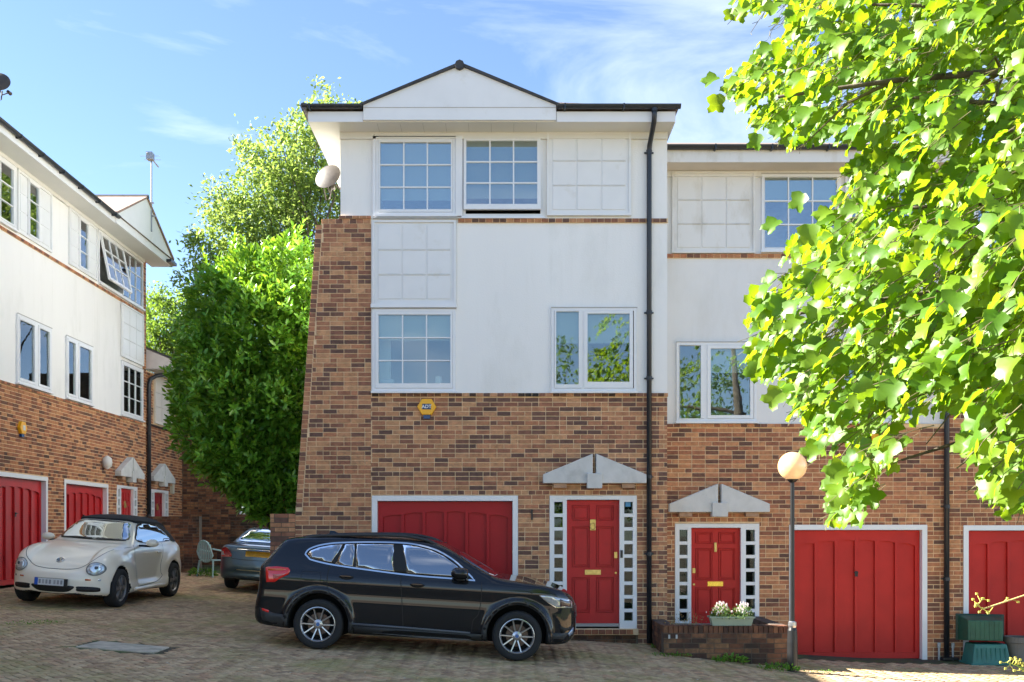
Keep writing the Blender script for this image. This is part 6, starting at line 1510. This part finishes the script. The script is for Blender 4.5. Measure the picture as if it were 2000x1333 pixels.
    tws = tw; tws.v = [(a - base[0], b_ - base[1], c_ - base[2]) for a, b_, c_ in tws.v]; o = tws.build('twigs', M_twig, T); o['kind'] = 'stuff'
    # trunk, limbs
    MB().tube([(0, 0, -.3), (0, .05, 1.5), (-.05, .1, 3.2), (-.2, 0, 5.0), (-.4, 0, 7.2)], [.24, .21, .18, .13, .06], 14).build('trunk', M_bark, T, smooth=True)
    rr = random.Random(2)
    for hz, tipx, tipy in ((2.6, 1760, 900), (2.9, 1640, 700), (3.2, 1560, 620), (3.6, 1700, 420), (3.9, 1760, 200), (4.4, 1520, 180), (4.9, 1700, 20), (5.4, 1900, -200), (2.9, 1950, 800), (3.4, 1880, 520), (4.1, 1960, 250), (4.6, 1850, 60)):
        yy = rr.uniform(5.0, 6.4); tip = Vector(((tipx - CX) * yy / FPX, yy, CAMZ + (CY - tipy) * yy / FPX)) - Vector(base); st = Vector((-.05, .05, hz))
        pts = []
        for k in range(9):
            u = k / 8; p = st.lerp(tip, u); p.z += .35 * math.sin(u * math.pi) + rr.uniform(-.03, .03); p.y += rr.uniform(-.05, .05); pts.append(p)
        MB().tube(pts, [.055 * (1 - .86 * k / 8) for k in range(9)], 7).build('limb', M_bark, T, smooth=True)
        b = MB()
        for q in range(9):
            j = rr.randint(2, 7); a = pts[j]; e = a + Vector((rr.uniform(-.6, .1), rr.uniform(-.5, .5), rr.uniform(-.7, .3))); mid = a.lerp(e, .5) + Vector((0, 0, .06)); b.tube([a, mid, e], [.012, .008, .003], 5)
        b.build('side_branch', M_twig, T)
    # orange tulip flowers
    mf = mat('tulip_flower', (.80, .36, .03), .5); rs = rg.choice(rest[inview[rest]], 13)
    for i in rs:
        MB().lathe([(.006, 0), (.015, .010), (.018, .026), (.015, .038)], 'z', n=6, caps=False).build('flower', mf, T, loc=tuple(P[i] - B + np.array([0, -.03, 0])))
tulip()

# trough plants, weeds, loose stems
m_fl = leaf_mat('herb_leaf', (.05, .11, .03), (.12, .20, .06), (.2, .35, .08), (.35, .5, .12), .3, .5); m_petal = mat('petal_white', (.80, .68, .66), .6)
def tuft(cx_, cy_, cz_, r, h, n, root, m, size, name='foliage', down=.0):
    a = RNG.random(n) * 2 * math.pi; rr_ = np.sqrt(RNG.random(n)) * r; hh = RNG.random(n) * h
    P = np.stack([cx_ + rr_ * np.cos(a), cy_ + rr_ * np.sin(a) * .6, cz_ + hh * (1 - .5 * (rr_ / r) ** 2)], -1)
    D = np.stack([np.cos(a) * .6, np.sin(a) * .6 - .3, RNG.uniform(.1, 1, n)], -1) + RNG.normal(size=(n, 3)) * .3
    return scatter(name, *LEAF_SMALL, P - np.array(root.location), rot_from(D, RNG.normal(size=(n, 3)) * .4 + np.array([0, -.3, .8])), RNG.uniform(.6, 1.3, n) * size, m, root, stuff=(n > 60))
tx, ty, tz = TR.location
tuft(tx - .15, ty, tz + .10, .15, .22, 420, TR, m_fl, .045); tuft(tx + .17, ty, tz + .10, .15, .20, 420, TR, m_fl, .045); tuft(tx, ty, tz + .10, .3, .07, 200, TR, m_fl, .04)
b = MB()
for s_ in (-.15, .17):
    for k in range(60):
        x, y = random.gauss(s_, .065), random.uniform(-.1, .1); z = .20 + random.uniform(0, .17) - abs(x - s_) * .5
        b.box(x - .006, x + .006, y - .006, y + .006, z - .012, z + .014)
b.build('flower_heads', m_petal, TR)['kind'] = 'stuff'
WS = thing('dry_stems', 'straggly straw coloured stems at the left end of the planter wall', 'plant', ((1345 - CX) / SP, YP + .35, zpt - .12))
b = MB()
for k in range(15):
    x = random.uniform(-.25, .32); b.tube([(x * .4, random.uniform(-.1, .1), 0), (x * .8, random.uniform(-.1, .1), .12), (x + random.uniform(-.08, .08), random.uniform(-.15, .1), random.uniform(.12, .36))], [.004, .003, .002], 4)
b.build('stems', mat('straw', (.42, .33, .12), .8), WS); tuft(WS.location.x, WS.location.y, WS.location.z + .08, .33, .22, 110, WS, mat('dry_leaf', (.36, .24, .09), .8), .035)
m_weed = leaf_mat('weed_leaf', (.05, .15, .015), (.12, .28, .03), (.2, .42, .03), (.35, .6, .05), .35, .5)
weeds = [(1310, 1278, 15.12, 'low strip of bright weeds at the left foot of the planter wall', .32, .04, 260, .035), (1425, 1293, 15.05, 'leafy weed clump at the middle of the planter wall foot', .26, .12, 190, .06), (1520, 1316, 14.75, 'ivy-like weeds spreading at the foot of the lamp post', .30, .10, 240, .055),
         (395, 1118, 25.0, 'fresh green weeds beside the plastic garden chair', .35, .22, 260, .08), (655, 1190, 16.2, 'small weeds at the brick wall behind the black car', .2, .1, 60, .05), (1287, 1262, 15.9, 'few weeds beside the drainpipe foot', .12, .1, 50, .05), (60, 1214, 14.2, 'sparse moss and grass tufts in the paving at left', .5, .02, 160, .03), (1600, 1312, 14.9, 'tiny weeds between pavers right of the lamp post', .25, .03, 60, .03)]
for px, py, y, lb, r, h, n, sz in weeds:
    x = (px - CX) * y / FPX; W = thing('weeds', lb, 'weeds', (x, y, Gf(x, y)), group='weeds growing from the paving')
    tuft(x, y, Gf(x, y) - .005, r, h, n, W, m_weed, sz)
def stem(label, pts, leaves, m):
    T = thing('bare_twig', label, 'twig', pts[0]); b0 = Vector(pts[0]); P = [Vector(p) - b0 for p in pts]
    MB().tube(P, [.006] + [.004] * (len(P) - 2) + [.002], 5).build('stem', m, T)
    b = MB(); rr = random.Random(len(label))
    for k in range(leaves):
        u = .15 + .85 * (k / leaves) ** .6; j = min(int(u * (len(P) - 1)), len(P) - 2); p = P[j].lerp(P[j + 1], u * (len(P) - 1) - j); d = Vector((rr.uniform(-1, 1), rr.uniform(-.5, .5), rr.uniform(-1, 1))).normalized()
        e = p + d * rr.uniform(.02, .05); b.tube([p, e], .0015, 3); b.box(e.x - .005, e.x + .005, e.y - .004, e.y + .004, e.z - .005, e.z + .005)
    b.build('buds', mat('bud_yellow', (.62, .55, .10), .6), T)
fp = lambda px, py, y: ((px - CX) * y / FPX, y, CAMZ + (CY - py) * y / FPX)
stem('thin straw coloured twig reaching in from the right edge before the garage door', [fp(2120, 1110, 5.0), fp(2040, 1150, 5.0), fp(1975, 1172, 5.0), fp(1920, 1190, 5.0), fp(1908, 1183, 5.0), fp(1922, 1168, 5.0)], 16, mat('straw_twig', (.55, .42, .16), .7))
stem('yellow green grass stalk at the bottom right corner', [fp(2080, 1365, 5.2), fp(2030, 1325, 5.2), fp(1990, 1302, 5.2), fp(1965, 1294, 5.2)], 22, mat('green_twig', (.30, .42, .06), .7))
# petals and litter scattered over the blocks
b = MB(); rr = random.Random(4)
for k in range(150):
    y = 11.5 + 9 * rr.random() ** 1.6; x = rr.uniform(-.5 * y, .5 * y)
    if y > 15.3 and x > -2.6 or x < -9: continue
    z = Gf(x, y) + .004; s_ = rr.uniform(.006, .017); a = rr.random() * 3; c_, n_2 = math.cos(a) * s_, math.sin(a) * s_
    b.add([(x - c_, y - n_2, z), (x + n_2, y - c_, z + .003), (x + c_, y + n_2, z + .006), (x - n_2, y + c_, z + .002)], [(0, 1, 2, 3)])
o = b.build('fallen_petals', mat('petal_litter', (.5, .47, .38), .8)); o['kind'] = 'stuff'; o['label'] = 'small pale petals scattered over the block paving'; o['category'] = 'petals'
